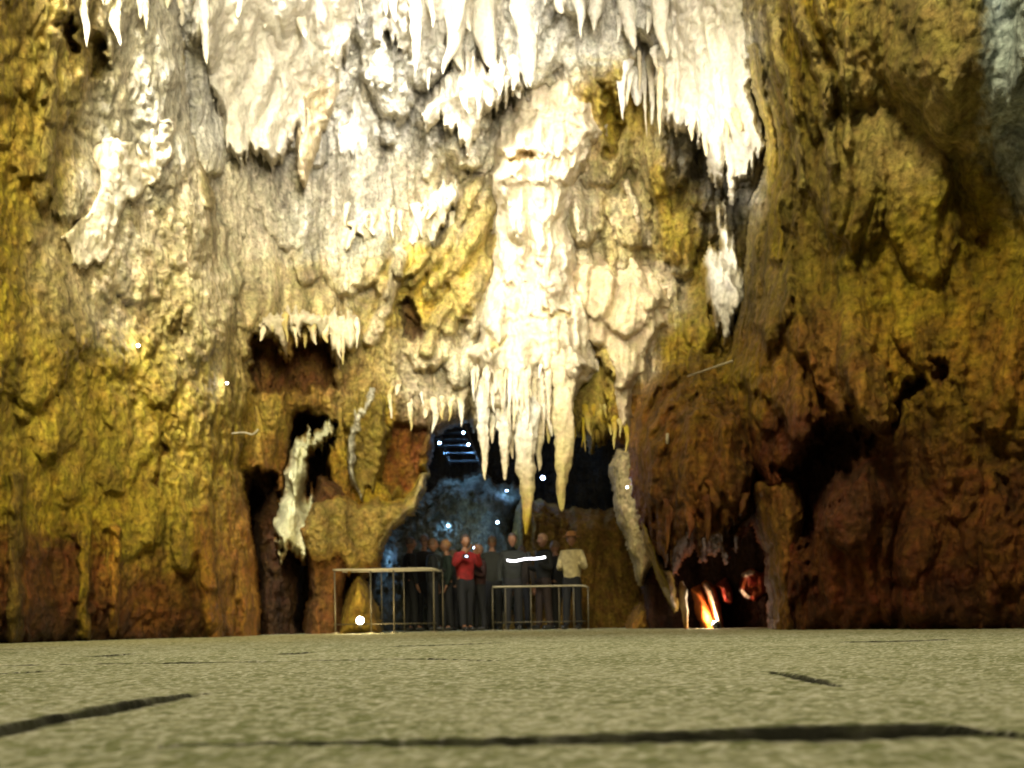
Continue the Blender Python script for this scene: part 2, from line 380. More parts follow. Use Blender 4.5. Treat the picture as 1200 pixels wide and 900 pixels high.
# ================================================================== THE SETTING
# floor: one sheet, fine near the camera, out to beyond the far chamber
def floor():
    Ys = np.concatenate([np.linspace(-12, .3, 12), np.geomspace(.32, 22, 420), np.linspace(22.6, 60, 10)])
    us = np.concatenate([np.linspace(-9, -.66, 14), np.linspace(-.64, .64, 560), np.linspace(.66, 9, 14)])
    U, YY = np.meshgrid(us, Ys)
    X = U * np.maximum(YY, .8) * 1.0
    X = np.where(YY < .32, U * .8 * 1.0, X)
    X = np.where(YY < .32, X, U * np.where(YY < .8, .8, YY))
    Z = .004 * fbm(X * .8, YY * .8, 1.0, 3) + .0035 * fbm(X * 9, YY * 9, 2.0, 3) + .0030 * fbm(X * 45, YY * 45, 4.0, 2)
    colr = np.zeros(X.shape + (3,))
    n1 = fbm(X * 2.2, YY * 2.2, 5.0, 4)[..., None]; n2 = fbm(X * 34, YY * 34, 6.0, 3)[..., None]; n3 = fbm(X * 85, YY * 85, 8.0, 2)[..., None]
    a = np.array((.39, .38, .235)); b = np.array((.19, .205, .085)); c = np.array((.62, .60, .45))
    k = np.clip(.45 + 1.0 * n1 + 1.9 * n2, 0, 1); colr = a * (1 - k) + b * k
    k = np.clip(2.2 * n3 - .8 * n2, 0, .85); colr = colr * (1 - k) + c * k
    # joints between the slabs; (px, py, half width px vertical)
    def gp(px, py):
        v = (HY - py) * ca - (px - 600) * sa; Yg = H * F / max(-v, 1e-3)
        x, z = P(px, py, Yg); return float(x), Yg
    J = [([(190, 873), (380, 868), (600, 868), (800, 862), (950, 857), (1090, 855), (1165, 859), (1300, 866)], [.007, .013, .023, .034, .044, .040, .016, .006]),
         ([(-80, 872), (0, 856), (90, 838), (170, 822), (231, 813)], [.022, .024, .028, .030, .02]),
         ([(-60, 781), (120, 777), (300, 775), (490, 772), (590, 774)], [.03, .03, .04, .035, .01]),
         ([(-40, 792), (52, 787)], [.03, .02]),
         ([(908, 787), (945, 795), (982, 804)], [.012, .016, .006]),
         ([(120, 769), (155, 766)], [.05, .02]), ([(340, 766), (365, 764)], [.04, .02]), ([(480, 757), (590, 753)], [.06, .03]), ([(1010, 752), (1120, 749)], [.08, .05]),
         ([(0, 761), (60, 759)], [.06, .03])]
    wx = X + .012 * fbm(X * 14, YY * 14, 3, 2); wy = YY + .010 * fbm(X * 14, YY * 14, 13, 3)
    for pts, hw in J:
        g = [gp(*p) for p in pts]
        for (p, q, h0, h1) in zip(g[:-1], g[1:], hw[:-1], hw[1:]):
            vx, vy = q[0] - p[0], q[1] - p[1]; t = np.clip(((wx - p[0]) * vx + (wy - p[1]) * vy) / (vx * vx + vy * vy), 0, 1)
            dd = np.hypot(wx - p[0] - t * vx, wy - p[1] - t * vy); hh = h0 + (h1 - h0) * t
            k = smooth(1.0, .6, dd / hh)
            Z = Z - np.minimum(.014, hh * .5) * k * (Z > -.010)
            kk = (smooth(1.7, .9, dd / hh) * .92)[..., None]; colr = colr * (1 - kk) + np.array((.012, .012, .005)) * kk
    v = np.stack([X.ravel(), YY.ravel(), Z.ravel()], 1); ny, nx = X.shape; idx = np.arange(nx * ny).reshape(ny, nx)
    f = np.stack([idx[:-1, :-1].ravel(), idx[:-1, 1:].ravel(), idx[1:, 1:].ravel(), idx[1:, :-1].ravel()], 1)
    m, nt, bs = nodes_of('slab_floor'); N = nt.nodes.new; Lk = nt.links.new
    at = N('ShaderNodeAttribute'); at.attribute_name = 'Col'; geo = N('ShaderNodeNewGeometry')
    n = N('ShaderNodeTexNoise'); n.inputs['Scale'].default_value = 55; n.inputs['Detail'].default_value = 6; n.inputs['Roughness'].default_value = .75; Lk(geo.outputs['Position'], n.inputs['Vector'])
    r = N('ShaderNodeMapRange'); r.inputs['From Min'].default_value = .3; r.inputs['From Max'].default_value = .7; r.inputs['To Min'].default_value = .7; r.inputs['To Max'].default_value = 1.25; Lk(n.outputs['Fac'], r.inputs[0])
    vm = N('ShaderNodeVectorMath'); vm.operation = 'SCALE'; Lk(at.outputs['Color'], vm.inputs[0]); Lk(r.outputs[0], vm.inputs['Scale']); Lk(vm.outputs[0], bs.inputs['Base Color'])
    bu = N('ShaderNodeBump'); bu.inputs['Strength'].default_value = .7; bu.inputs['Distance'].default_value = .006; Lk(n.outputs['Fac'], bu.inputs['Height']); Lk(bu.outputs[0], bs.inputs['Normal'])
    bs.inputs['Roughness'].default_value = .9; bs.inputs['Specular IOR Level'].default_value = .12
    o = mesh_obj('floor', v, f, m, None, colr.reshape(-1, 3)); tag(o, 'speckled olive grey stone slab floor with dark joints', 'floor', kind='structure')
floor()

rl = random.Random(21)
def scatter(n, x0, x1, y0, y1, w0, w1, h0, h1, sk=0):
    out = []
    for k in range(n):
        y = rl.uniform(y0, y1); w_ = rl.uniform(w0, w1)
        out.append((rl.uniform(x0, x1), y, w_, w_ * rl.uniform(2.2, 4.2), rl.uniform(h0, h1), rl.uniform(-w_, w_) + sk))
    return out
BL_ = scatter(26, 200, 860, 20, 240, 30, 58, .35, .8) + scatter(46, 200, 860, 40, 470, 14, 34, .2, .5) + scatter(40, 280, 800, 60, 480, 7, 16, .12, .28) + [
  (350,300,50,120,.5,0), (420,345,34,110,.5,20), (470,330,26,90,.45,40), (505,345,22,110,.45,50), (540,330,20,110,.4,40), (555,400,20,90,.4,20), (500,440,34,80,.45,10), (540,460,26,80,.4,0),
  (740,300,30,120,.45,-10), (800,330,30,140,.5,-10), (700,260,20,110,.35,0), (765,240,24,120,.4,0), (620,110,50,120,.5,0), (690,120,34,110,.5,0), (820,420,24,90,.4,0)]
LL_ = scatter(26, -40, 260, 120, 700, 26, 60, .08, .20) + scatter(70, -20, 280, 60, 740, 9, 24, .04, .12)
RL_ = [(1036,512,42,210,.75,-90), (990,500,24,180,.45,-60), (945,528,30,150,.55,-50), (1085,440,30,150,.45,-60), (1100,490,16,110,.3,-30), (905,420,30,200,.5,0), (1010,300,60,260,.6,-60), (925,290,30,280,.5,-40), (965,250,22,240,.45,-50),
  (1090,340,50,200,.45,-20), (1160,520,46,220,.45,0), (1110,620,50,160,.4,10), (1060,690,44,160,.4,20), (990,650,50,140,.35,0), (1185,700,40,160,.35,0)] + scatter(50, 900, 1220, 60, 730, 10, 30, .08, .22, -12)
RL_ = [(a, b, c, d, h * (.85 if a < 1060 and b > 400 else .35), k) for a, b, c, d, h, k in RL_]
# ---- back wall and roof of the chamber, open below
BACK = [(120,-300),(1000,-300),(1000,620),(800,620),(770,500),(742,500),(738,560),(722,556),(731,530),(712,508),(700,522),(690,512),(680,508),(668,500),
        (655,510),(640,500),(560,480),(553,476),(548,492),(520,500),(508,512),(500,556),(490,578),(462,604),(443,640),(432,668),(415,690),(404,668),(398,620),(388,560),(384,520),
        (372,490),(352,486),(340,510),(334,560),(326,600),(310,580),(296,560),(284,600),(250,640),(150,500)]
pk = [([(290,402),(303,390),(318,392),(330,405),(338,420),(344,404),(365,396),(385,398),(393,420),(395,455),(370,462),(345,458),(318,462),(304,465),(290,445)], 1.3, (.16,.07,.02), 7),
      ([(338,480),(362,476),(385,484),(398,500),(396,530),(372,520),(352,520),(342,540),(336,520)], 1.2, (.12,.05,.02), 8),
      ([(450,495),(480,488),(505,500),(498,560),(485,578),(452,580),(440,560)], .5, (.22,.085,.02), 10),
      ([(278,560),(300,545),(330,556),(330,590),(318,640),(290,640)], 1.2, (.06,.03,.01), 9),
      ([(468,352),(478,345),(500,380),(492,400),(470,395)], .7, (.12,.06,.02), 7),
      ([(655,428),(700,418),(716,430),(712,500),(690,505),(660,500),(650,470)], .8, (.33,.25,.05), 10),
      ([(700,100),(722,96),(735,150),(722,200),(706,190)], .8, OL, 12)]
ridges = [([(582,225),(545,290),(505,345)], 12, .35, KH), ([(590,270),(560,330),(525,380)], 11, .3, KH), ([(560,215),(520,290),(480,330)], 9, .3, KH),
          ([(540,330),(515,370),(500,410)], 8, .25, KH), ([(470,300),(452,360),(432,400)], 8, .3, C), ([(735,215),(760,285)], 6, .25, C), ([(672,210),(690,330),(705,380)], 9, .3, C),
          ([(708,230),(718,330)], 7, .2, KH), ([(770,200),(790,300)], 9, .2, OL), ([(262,270),(250,330),(225,380)], 8, .2, C)]
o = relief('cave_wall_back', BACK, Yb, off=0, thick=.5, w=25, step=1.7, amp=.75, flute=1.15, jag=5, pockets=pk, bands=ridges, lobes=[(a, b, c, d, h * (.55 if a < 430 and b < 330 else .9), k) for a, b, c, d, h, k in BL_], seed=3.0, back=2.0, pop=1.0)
tag(o, 'bright central cave wall above the black opening', 'cave wall', kind='structure')

# ---- left wall
LEFT = [(-500,-300),(120,-300),(200,-40),(215,60),(225,150),(250,230),(270,330),(285,400),(290,470),(282,540),(288,600),(296,650),(302,700),(302,775),(-500,775)]
lp = [([(67,30),(78,14),(90,25),(92,60),(90,80),(76,62)], .45, (.22,.13,.03), 10), ([(100,60),(112,30),(126,34),(129,70),(127,98),(103,90)], .45, (.26,.19,.04), 10),
      ([(200,370),(215,352),(218,395),(205,420)], .3, None, 10), ([(182,520),(196,505),(190,570),(178,580)], .35, BR, 8),
      ([(45,625),(85,622),(90,740),(48,745)], .15, (.09,.04,.012), 30), ([(108,640),(125,640),(122,745),(105,745)], .15, BR, 14), ([(145,690),(170,655),(210,700),(210,750),(145,750)], .10, BR, 26)]
lr = [([(62,40),(60,130),(50,230)], 9, .3, KH), ([(218,40),(232,140),(245,240)], 7, .3, KH), ([(235,600),(245,680),(250,745)], 12, .3, OR), ([(285,620),(292,745)], 10, .25, OR), ([(100,600),(98,745)], 8, .25, OL),
      ([(20,560),(16,745)], 9, .3, OD), ([(135,620),(134,745)], 6, .25, OR), ([(215,570),(214,660)], 14, .25, OY)]
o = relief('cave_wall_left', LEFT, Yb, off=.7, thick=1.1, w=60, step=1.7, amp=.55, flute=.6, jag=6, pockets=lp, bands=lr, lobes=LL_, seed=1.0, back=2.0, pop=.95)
tag(o, 'ochre yellow rough cave wall on the left', 'cave wall', kind='structure')

# ---- right wall, nearest the camera on its right side
RIGHT = [(868,-300),(1700,-300),(1700,775),(905,775),(902,700),(896,640),(880,600),(858,560),(850,520),(846,440),(858,400),(872,345),(874,300),(880,240),(898,190),(896,150),(880,90),(868,0)]
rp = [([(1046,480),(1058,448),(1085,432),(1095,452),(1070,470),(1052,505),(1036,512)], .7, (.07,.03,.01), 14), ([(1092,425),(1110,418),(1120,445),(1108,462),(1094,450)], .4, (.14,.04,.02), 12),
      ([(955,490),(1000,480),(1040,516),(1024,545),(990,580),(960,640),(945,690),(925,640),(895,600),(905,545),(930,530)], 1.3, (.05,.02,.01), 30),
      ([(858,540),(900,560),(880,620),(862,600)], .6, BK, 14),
      ([(1140,290),(1148,262),(1160,265),(1150,300)], .2, RB, 12), ([(905,110),(912,105),(925,170),(915,165)], .2, OD, 10), ([(960,60),(975,90),(990,200),(985,205),(965,130)], .25, OD, 14), ([(1168,555),(1190,560),(1192,600),(1172,610)], .3, BK, 18)]
rr_ = [([(880,60),(905,200),(910,300)], 8, .25, OL), ([(905,20),(925,120),(940,220)], 7, .3, KH), ([(930,0),(965,90),(975,190)], 8, .3, KH), ([(955,-10),(985,80),(995,170)], 6, .25, KH), ([(985,20),(1000,120)], 8, .2, KH)]
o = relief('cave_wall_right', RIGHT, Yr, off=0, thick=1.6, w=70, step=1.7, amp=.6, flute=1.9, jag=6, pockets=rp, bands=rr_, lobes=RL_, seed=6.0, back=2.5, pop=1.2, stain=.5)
tag(o, 'dark ochre and brown cave wall on the right', 'cave wall', kind='structure')

# ---- far chamber behind the opening
def far(px, py): return np.full(np.shape(px), 25.0) - 2.5 * smooth(600, 760, py)
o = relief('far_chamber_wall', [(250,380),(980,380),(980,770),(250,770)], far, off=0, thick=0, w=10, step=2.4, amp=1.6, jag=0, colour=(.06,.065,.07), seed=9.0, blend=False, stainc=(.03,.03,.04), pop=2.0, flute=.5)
tag(o, 'dark blue lit rock wall of the far chamber', 'cave wall', kind='structure')
def mid(px, py): return np.full(np.shape(px), 20.5)
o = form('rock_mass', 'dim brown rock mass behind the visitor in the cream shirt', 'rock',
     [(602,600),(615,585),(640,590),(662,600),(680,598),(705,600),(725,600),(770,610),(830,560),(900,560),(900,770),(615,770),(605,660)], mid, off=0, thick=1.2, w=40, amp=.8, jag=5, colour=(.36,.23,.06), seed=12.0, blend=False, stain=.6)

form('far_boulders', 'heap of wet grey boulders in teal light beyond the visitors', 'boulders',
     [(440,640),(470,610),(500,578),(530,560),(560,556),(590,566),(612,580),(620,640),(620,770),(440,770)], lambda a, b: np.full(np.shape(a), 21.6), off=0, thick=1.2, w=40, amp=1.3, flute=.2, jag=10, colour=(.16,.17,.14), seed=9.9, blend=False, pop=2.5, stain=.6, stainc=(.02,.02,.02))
# ================================================================== THE FORMATIONS
form('flowstone_boulder', 'broad pitted white flowstone bulge high on the left wall', 'flowstone',
     [(90,92),(125,100),(150,112),(165,98),(200,98),(222,118),(226,145),(216,185),(196,225),(160,248),(152,290),(136,325),(76,328),(54,275),(62,236),(80,205),(88,155)],
     off=2.05, thick=.5, w=44, amp=.25, flute=.4, jag=8, colour=(.72,.66,.52), mix=.8, mat='calcite', seed=20, stain=.4, pop=1.3, teeth=4, fuse=(1.0, .55, 1.0))
form('drapery', 'wide grey white drapery hanging from the roof left of the blown white hollow', 'drapery',
     [(212,-60),(430,-60),(428,20),(408,75),(398,110),(386,140),(372,178),(358,186),(346,176),(335,196),(318,206),(300,186),(290,196),(282,238),(274,196),(256,168),(244,120),(228,70),(214,40)],
     off=.6, thick=.8, w=34, amp=.42, flute=1.0, jag=5, colour=(.66,.62,.52), mix=.85, mat='calcite', seed=21)
form('drapery', 'folded khaki drapery ending in one bright crusted tip', 'drapery',
     [(344,92),(372,78),(402,78),(398,118),(380,160),(368,196),(358,221),(346,206),(340,170),(350,130)],
     off=1.2, thick=.5, w=18, amp=.2, flute=.6, jag=4, colour=(.62,.52,.34), mix=.9, mat='calcite', seed=22)
form('flowstone_hollow', 'glaring white flowstone in the hollow left of the centre', 'flowstone',
     [(402,85),(420,70),(432,78),(448,110),(462,140),(450,160),(420,190),(395,185),(378,165),(392,130)],
     off=.25, thick=.5, w=26, amp=.2, flute=.4, jag=5, colour=(.80,.78,.72), mat='calcite', seed=23)
form('drapery', 'long grey fluted drapery hanging from the roof between the white masses', 'drapery',
     [(428,-60),(545,-60),(548,20),(520,60),(496,80),(486,102),(480,84),(466,60),(456,56),(444,70),(432,40)],
     off=.9, thick=.6, w=20, amp=.35, flute=1.2, jag=5, colour=(.56,.53,.45), mix=.9, mat='calcite', seed=24)
form('flowstone_mass', 'brilliant white knobbly mass hanging left of the central column', 'flowstone',
     [(545,40),(556,50),(570,62),(580,45),(590,62),(604,74),(616,88),(620,120),(604,110),(596,124),(578,128),(566,150),(556,180),(548,204),(538,186),(528,160),(510,150),(496,158),(487,134),(500,102),(516,78)],
     off=1.3, thick=.9, w=24, amp=.4, flute=.8, jag=6, colour=(.78,.73,.60), mat='calcite', seed=25)
form('flowstone_mass', 'cream popcorn crust under the white mass', 'flowstone',
     [(474,292),(476,256),(490,222),(516,200),(542,198),(545,215),(536,246),(520,268),(512,296),(500,284),(490,292)],
     off=.7, thick=.5, w=18, amp=.25, flute=.8, jag=5, colour=(.74,.68,.50), mat='calcite', seed=26, pop=1.4)
form('flowstone_mass', 'row of cream crusted lobes low left of the popcorn crust', 'flowstone',
     [(398,290),(402,262),(420,240),(440,232),(462,240),(466,262),(456,286),(440,282),(430,298),(418,288),(408,300)],
     off=.7, thick=.4, w=16, amp=.22, flute=.8, jag=6, colour=(.68,.62,.44), mat='calcite', seed=27, pop=1.4)
form('flowstone_column', 'tall wide cream central column of layered flowstone', 'flowstone column',
     [(606,74),(650,70),(690,80),(708,104),(716,150),(700,190),(682,220),(680,260),(690,310),(702,350),(706,400),(706,440),(684,458),(672,474),(652,484),(640,500),(600,505),(556,500),(546,470),(546,430),(532,412),(546,385),(556,330),(568,280),(572,235),(562,205),(566,180),(572,150),(586,110)],
     off=.9, thick=1.1, w=62, jag=7, colour=(.66,.58,.41), mix=.95, mat='calcite', seed=28, teeth=5, stain=.5, stainc=(.5,.3,.1), fuse=(3.0, .75, 1.3), blend=False, pop=.9,
     lobes=[(600,345,26,190,.22,-8),(648,360,30,210,.25,6),(578,430,22,150,.22,-6),(640,440,30,150,.22,0),(608,470,30,150,.2,0),(676,460,24,170,.25,0),(690,250,20,130,.2,-6),(596,215,22,90,.18,8)],
     bands=[([(580,178),(612,172),(650,176),(690,170)], 4, .10, None), ([(578,206),(620,212),(664,204)], 5, .12, None), ([(566,330),(600,326),(650,334)], 3, .06, None), ([(560,372),(610,368),(680,374)], 3, .06, None), ([(585,130),(640,126),(700,130)], 3, .06, None)],
     pockets=[([(588,180),(622,178),(640,182),(625,192),(596,190)], .35, (.42,.28,.10), 5), ([(570,402),(580,394),(605,394),(592,404),(574,414)], .25, (.40,.32,.10), 6), ([(642,362),(668,364),(666,372),(644,370)], .25, (.42,.33,.12), 4)])
form('flowstone_column', 'broad cream column right of the centre narrowing above the leaning stalactite', 'flowstone column',
     [(668,285),(690,262),(715,268),(740,276),(772,300),(790,340),(786,380),(770,418),(752,446),(744,490),(742,530),(738,560),(724,552),(730,520),(714,496),(712,440),(698,416),(680,400),(664,360),(660,310)],
     off=.5, thick=.8, w=40, amp=.4, flute=1.0, jag=8, colour=(.58,.48,.29), mix=.9, mat='calcite', seed=29, teeth=3, blend=False, lobes=[(735,400,34,80,.3,0),(760,370,26,80,.3,0),(700,380,22,70,.25,0),(728,460,22,60,.25,0)])
form('flowstone_mass', 'glaring white pitted mass with a bright pointed tip beside the right wall', 'flowstone',
     [(766,96),(776,30),(790,-60),(892,-60),(890,60),(894,100),(900,146),(902,166),(890,196),(868,212),(855,237),(845,218),(834,196),(824,172),(806,160),(790,158),(774,140)],
     Yr, off=-1.0, thick=1.0, w=24, amp=.4, flute=.8, jag=6, colour=(.76,.71,.58), mat='calcite', seed=30, pop=1.3)
form('flowstone_strip', 'narrow bright white strip tucked against the right wall', 'flowstone',
     [(842,242),(850,262),(860,290),(872,330),(872,352),(862,378),(852,402),(840,388),(830,356),(824,312),(834,290),(846,300),(846,280)],
     Yr, off=-.6, thick=.7, w=16, amp=.2, flute=.6, jag=4, colour=(.80,.76,.66), mat='calcite', seed=31)
form('drapery', 'pale fringed ledge over two brown hollows', 'drapery',
     [(296,388),(308,352),(340,356),(380,352),(412,358),(426,350),(428,380),(420,410),(402,420),(397,446),(392,424),(384,398),(362,392),(348,402),(342,396),(336,422),(328,402),(316,392)],
     off=.5, thick=.6, w=18, amp=.28, flute=1.0, jag=5, colour=(.60,.54,.38), mix=.8, mat='calcite', seed=32)
form('drapery', 'olive hanging panel with a bright crusted left edge', 'drapery',
     [(396,480),(416,452),(440,440),(462,460),(458,520),(450,560),(441,598),(435,574),(428,600),(418,575),(404,540)],
     off=.6, thick=.5, w=18, amp=.2, flute=.8, jag=8, hang=True, teeth=8, colour=(.38,.29,.06), seed=33, bands=[([(438,455),(420,485),(411,515),(414,550),(427,596)], 3.5, .14, (.85,.85,.72))])
form('stalagmite', 'pale crusted arch of rock over a dark green hollow', 'stalagmite',
     [(322,615),(330,575),(342,525),(354,510),(372,503),(385,498),(390,512),(382,522),(366,526),(361,545),(357,575),(372,606),(368,640),(352,655),(340,640),(330,655)],
     off=.65, thick=.45, w=16, amp=.3, flute=1.2, jag=9, colour=(.66,.66,.42), mat='calcite', seed=34)
form('rock_shelf', 'cream rimmed hanging shelf above the left handrail', 'rock shelf',
     [(352,620),(370,590),(398,578),(420,592),(440,582),(452,588),(474,584),(486,578),(493,560),(500,556),(497,580),(482,600),(462,616),(448,640),(440,668),(425,664),(410,672),(396,650),(384,660),(366,655)],
     off=.7, thick=.5, w=16, amp=.25, flute=1.0, jag=6, colour=(.46,.35,.10), mix=.9, seed=35, bands=[([(500,556),(488,590),(462,612),(446,640)], 4, .12, (.66,.56,.28))])
form('rock_pillar', 'brown fluted rock pillar behind the left handrail', 'rock pillar',
     [(374,560),(400,570),(412,600),(410,650),(402,700),(404,760),(356,760),(366,700),(362,640)],
     off=.3, thick=.6, w=16, amp=.3, flute=1.2, jag=5, colour=(.20,.10,.03), seed=36, blend=False)
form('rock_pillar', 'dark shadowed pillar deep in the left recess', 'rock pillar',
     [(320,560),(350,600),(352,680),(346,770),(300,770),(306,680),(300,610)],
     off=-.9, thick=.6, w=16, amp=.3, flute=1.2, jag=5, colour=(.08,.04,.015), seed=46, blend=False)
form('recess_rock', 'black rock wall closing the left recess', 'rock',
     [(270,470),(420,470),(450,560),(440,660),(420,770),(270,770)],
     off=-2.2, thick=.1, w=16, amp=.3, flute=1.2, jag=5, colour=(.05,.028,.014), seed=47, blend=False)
form('rock_bulb', 'huge smooth brown bulb of flowstone hanging at the right of the opening', 'flowstone',
     [(800,420),(780,428),(760,446),(746,480),(739,520),(740,560),(748,600),(760,632),(776,660),(792,668),(806,640),(822,655),(835,640),(850,655),(866,635),(885,600),(896,540),(890,480),(866,440),(840,420),(820,414)],
     Yr, off=.9, thick=1.5, w=46, amp=.4, flute=1.5, jag=5, colour=(.20,.105,.02), mix=.6, mat='rock', seed=37, stain=.7, pop=1.1, hang=True, teeth=10, fuse=(6.0, .6, 2.1), lobes=[(770,600,24,150,.2,0),(800,640,22,190,.2,0),(830,620,26,170,.22,0),(860,600,22,150,.2,0)])
form('rock_pillar', 'knobbly brown rock pillar standing before the dark right hand hollow', 'rock pillar',
     [(878,566),(900,552),(930,560),(944,590),(938,640),(932,690),(936,760),(906,760),(908,700),(900,650),(888,610)],
     Yr, off=.6, thick=.9, w=22, amp=.25, flute=.9, jag=6, colour=(.36,.19,.05), mix=.9, seed=38, pop=1.4, blend=False)
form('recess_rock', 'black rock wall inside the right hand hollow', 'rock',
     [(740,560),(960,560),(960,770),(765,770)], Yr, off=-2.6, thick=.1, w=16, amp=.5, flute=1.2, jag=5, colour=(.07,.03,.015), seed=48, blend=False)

# ---- big single stalactites of the central group
CEN = yb(610, 480) - 1.6
ST = [ # top, tip, width, colour, colour2, label, dY
 ((566,455),(570,563),17,W,C,'white stalactite at the left end of the central row',0),
 ((579,460),(577,520),13,W,C,'short thin stalactite second from the left end of the central row',.15),
 ((589,465),(592,563),19,W,C,'white stalactite of the central row just left of the longest one',-.1),
 ((600,460),(601,538),14,C,C,'thin ragged stalactite pressed against the left flank of the longest one',.1),
 ((614,455),(617,628),31,W,OL,'longest white stalactite of the central row reaching down to the visitors',-.2),
 ((630,460),(631,552),17,C,C,'cream stalactite tucked right of the longest one',.1),
 ((641,470),(643,520),12,C,KH,'short khaki stalactite at the right end of the central row',.2),
 ((655,392),(659,600),33,C,KH,'long lumpy cream stalactite hanging alone right of the central row',-.1),
]
for a, b, w_, c1, c2, lab, dy in ST:
    tag(spike('stalactite', a, b, w_, CEN + dy, c1, c2, lump=.20, power=random.uniform(.55, .8), n=80, ns=26, mid=.1, curve=random.uniform(-.3, .3)), lab, 'stalactite')
form('stalactite', 'broad blade shaped cream stalactite leaning down at the brown mound', 'stalactite',
     [(716,545),(726,528),(742,530),(750,562),(762,602),(766,640),(762,658),(751,684),(745,664),(736,636),(724,602)], off=.9, thick=.5, w=16, jag=3, amp=.2, colour=(.60,.50,.26), mix=1, seed=60, blend=False, flute=1.6, stain=.4, pop=.8)
form('stalactite', 'thin leaning ochre stalactite with a lit white tip under the brown bulb', 'stalactite',
     [(754,612),(762,618),(772,646),(784,668),(788,690),(791,712),(784,702),(776,688),(768,660),(758,636)], lambda a, b: np.full(np.shape(a), 13.0), off=0, thick=.4, w=7, jag=3, step=1.2, amp=.1, colour=(.46,.33,.08), mix=1, seed=61, blend=False, stain=.3, pop=.6,
     bands=[([(778,690),(790,708)], 3, .04, (.85,.78,.6))])  # pale band paints the lit tip into the colour
form('drapery', 'olive drapery between the lone stalactite and the cream column', 'drapery',
     [(668,420),(712,420),(718,470),(716,505),(708,520),(700,505),(694,530),(690,512),(684,498),(678,508),(672,490),(664,470)],
     off=.2, thick=.4, w=14, amp=.2, flute=1.2, jag=3, colour=(.40,.31,.07), seed=39)

# ---- fringes: small spikes as parts of one hanging ledge each
def fringe(label, xs, ytop, Lmin, Lmax, w0, w1, Y, cols, name='stalactite_fringe', n=20):
    Y = min(near((xs[0] + xs[1]) / 2, ytop), 30)
    t = empty(name, PV((xs[0] + xs[1]) / 2, ytop, near((xs[0] + xs[1]) / 2, ytop))); tag(t, label, 'stalactites')
    inv = Vector(t.location)
    for k in range(n):
        x = xs[0] + (xs[1] - xs[0]) * (k + random.random()) / n
        yy = ytop + random.uniform(-14, 14); L = random.uniform(Lmin, Lmax) * random.choice((.35, .5, .75, 1, 1)); w_ = random.uniform(w0, w1) * random.choice((.55, .8, 1, 1.25))
        o = spike('spike', (x, yy), (x + random.uniform(-3, 4), yy + L), w_, None, random.choice(cols), random.choice(cols), parent=t, lump=.2, curve=random.uniform(-.5, .5), power=random.uniform(.5, 1.0), n=26, ns=10, up=1.2)
        o.location = -inv
    return t
fringe('dense fringe of grey white stalactites along the roof over the central column', (450, 790), -6, 45, 130, 20, 50, 13.0, [GR, GR, (.66,.62,.5), GR], n=17)
fringe('thin dripping stalactites left of the pitted white mass', (728, 780), 75, 50, 105, 10, 22, 13.1, [W, C], n=8)
fringe('short pale stalactites hanging from the roof at the upper left', (92, 212), -12, 40, 115, 12, 26, 9.6, [GR, (.5,.44,.28)], n=8)
fringe('small pale stalactites on the roof over the grey drapery', (230, 540), -30, 40, 95, 20, 46, 12.0, [GR, (.7,.66,.56)], n=9)
fringe('white teeth under the knobbly white mass', (500, 625), 92, 25, 45, 12, 22, 12.9, [W], n=9)
fringe('cream teeth under the popcorn crust', (402, 535), 258, 20, 40, 12, 22, 14.6, [GR, C], n=12)
fringe('fine white strands running down the front of the central stalactites', (556, 648), 446, 30, 95, 6, 13, CEN + .1, [W, C, (.7,.62,.45)], n=36)
fringe('olive spikes along the top of the black opening', (666, 735), 490, 18, 42, 7, 13, yb(700,490)-.1, [OL, KH], n=12)
fringe('cream teeth under the pitted white mass', (795, 870), 140, 25, 60, 10, 24, 12.2, [W, C], n=7)
fringe('brown icicle spikes under the great brown bulb', (765, 870), 585, 25, 80, 12, 24, 12.4, [BR, (.12,.05,.015)], n=6)
fringe('cream spikes under the fringed ledge', (300, 425), 385, 18, 42, 7, 14, yb(360,390)-.95, [C, KH], n=10)
fringe('short crusted spikes above the brown panel', (455, 545), 470, 20, 40, 8, 16, yb(500,470)-.4, [C, KH, GR], n=9)

# ---- rocks near the ground
form('stalagmite', 'orange lit stalagmite with the floor lamp at its foot', 'stalagmite',
     [(420,672),(430,690),(440,715),(448,748),(394,748),(400,715),(410,690)], lambda a, b: np.full(np.shape(a), 14.9), off=0, thick=.8, w=16, amp=.15, flute=.8, jag=3, colour=(.50,.34,.07), seed=40, blend=False, stain=.3)
form('mound', 'small rounded orange mound on the ground before the brown rock', 'rock',
     [(734,745),(740,722),(750,710),(760,716),(770,745)], lambda a, b: np.full(np.shape(a), 16.5), off=0, thick=.6, w=14, amp=.12, flute=.4, jag=3, colour=(.36,.20,.04), seed=41, blend=False)
form('mound', 'low pale mound in the dark behind the right handrail', 'rock',
     [(586,748),(590,728),(596,714),(602,728),(606,748)], lambda a, b: np.full(np.shape(a), 18.5), off=0, thick=.4, w=10, amp=.12, flute=.4, jag=3, colour=(.36,.26,.08), seed=42, blend=False)
tag(spike('stalactite', (800,684), (804,742), 9, 13.6, W, OR, lump=.1, power=.35, n=24, mid=.2), 'slim white and orange lit column left of the orange flakes', 'stalactite')
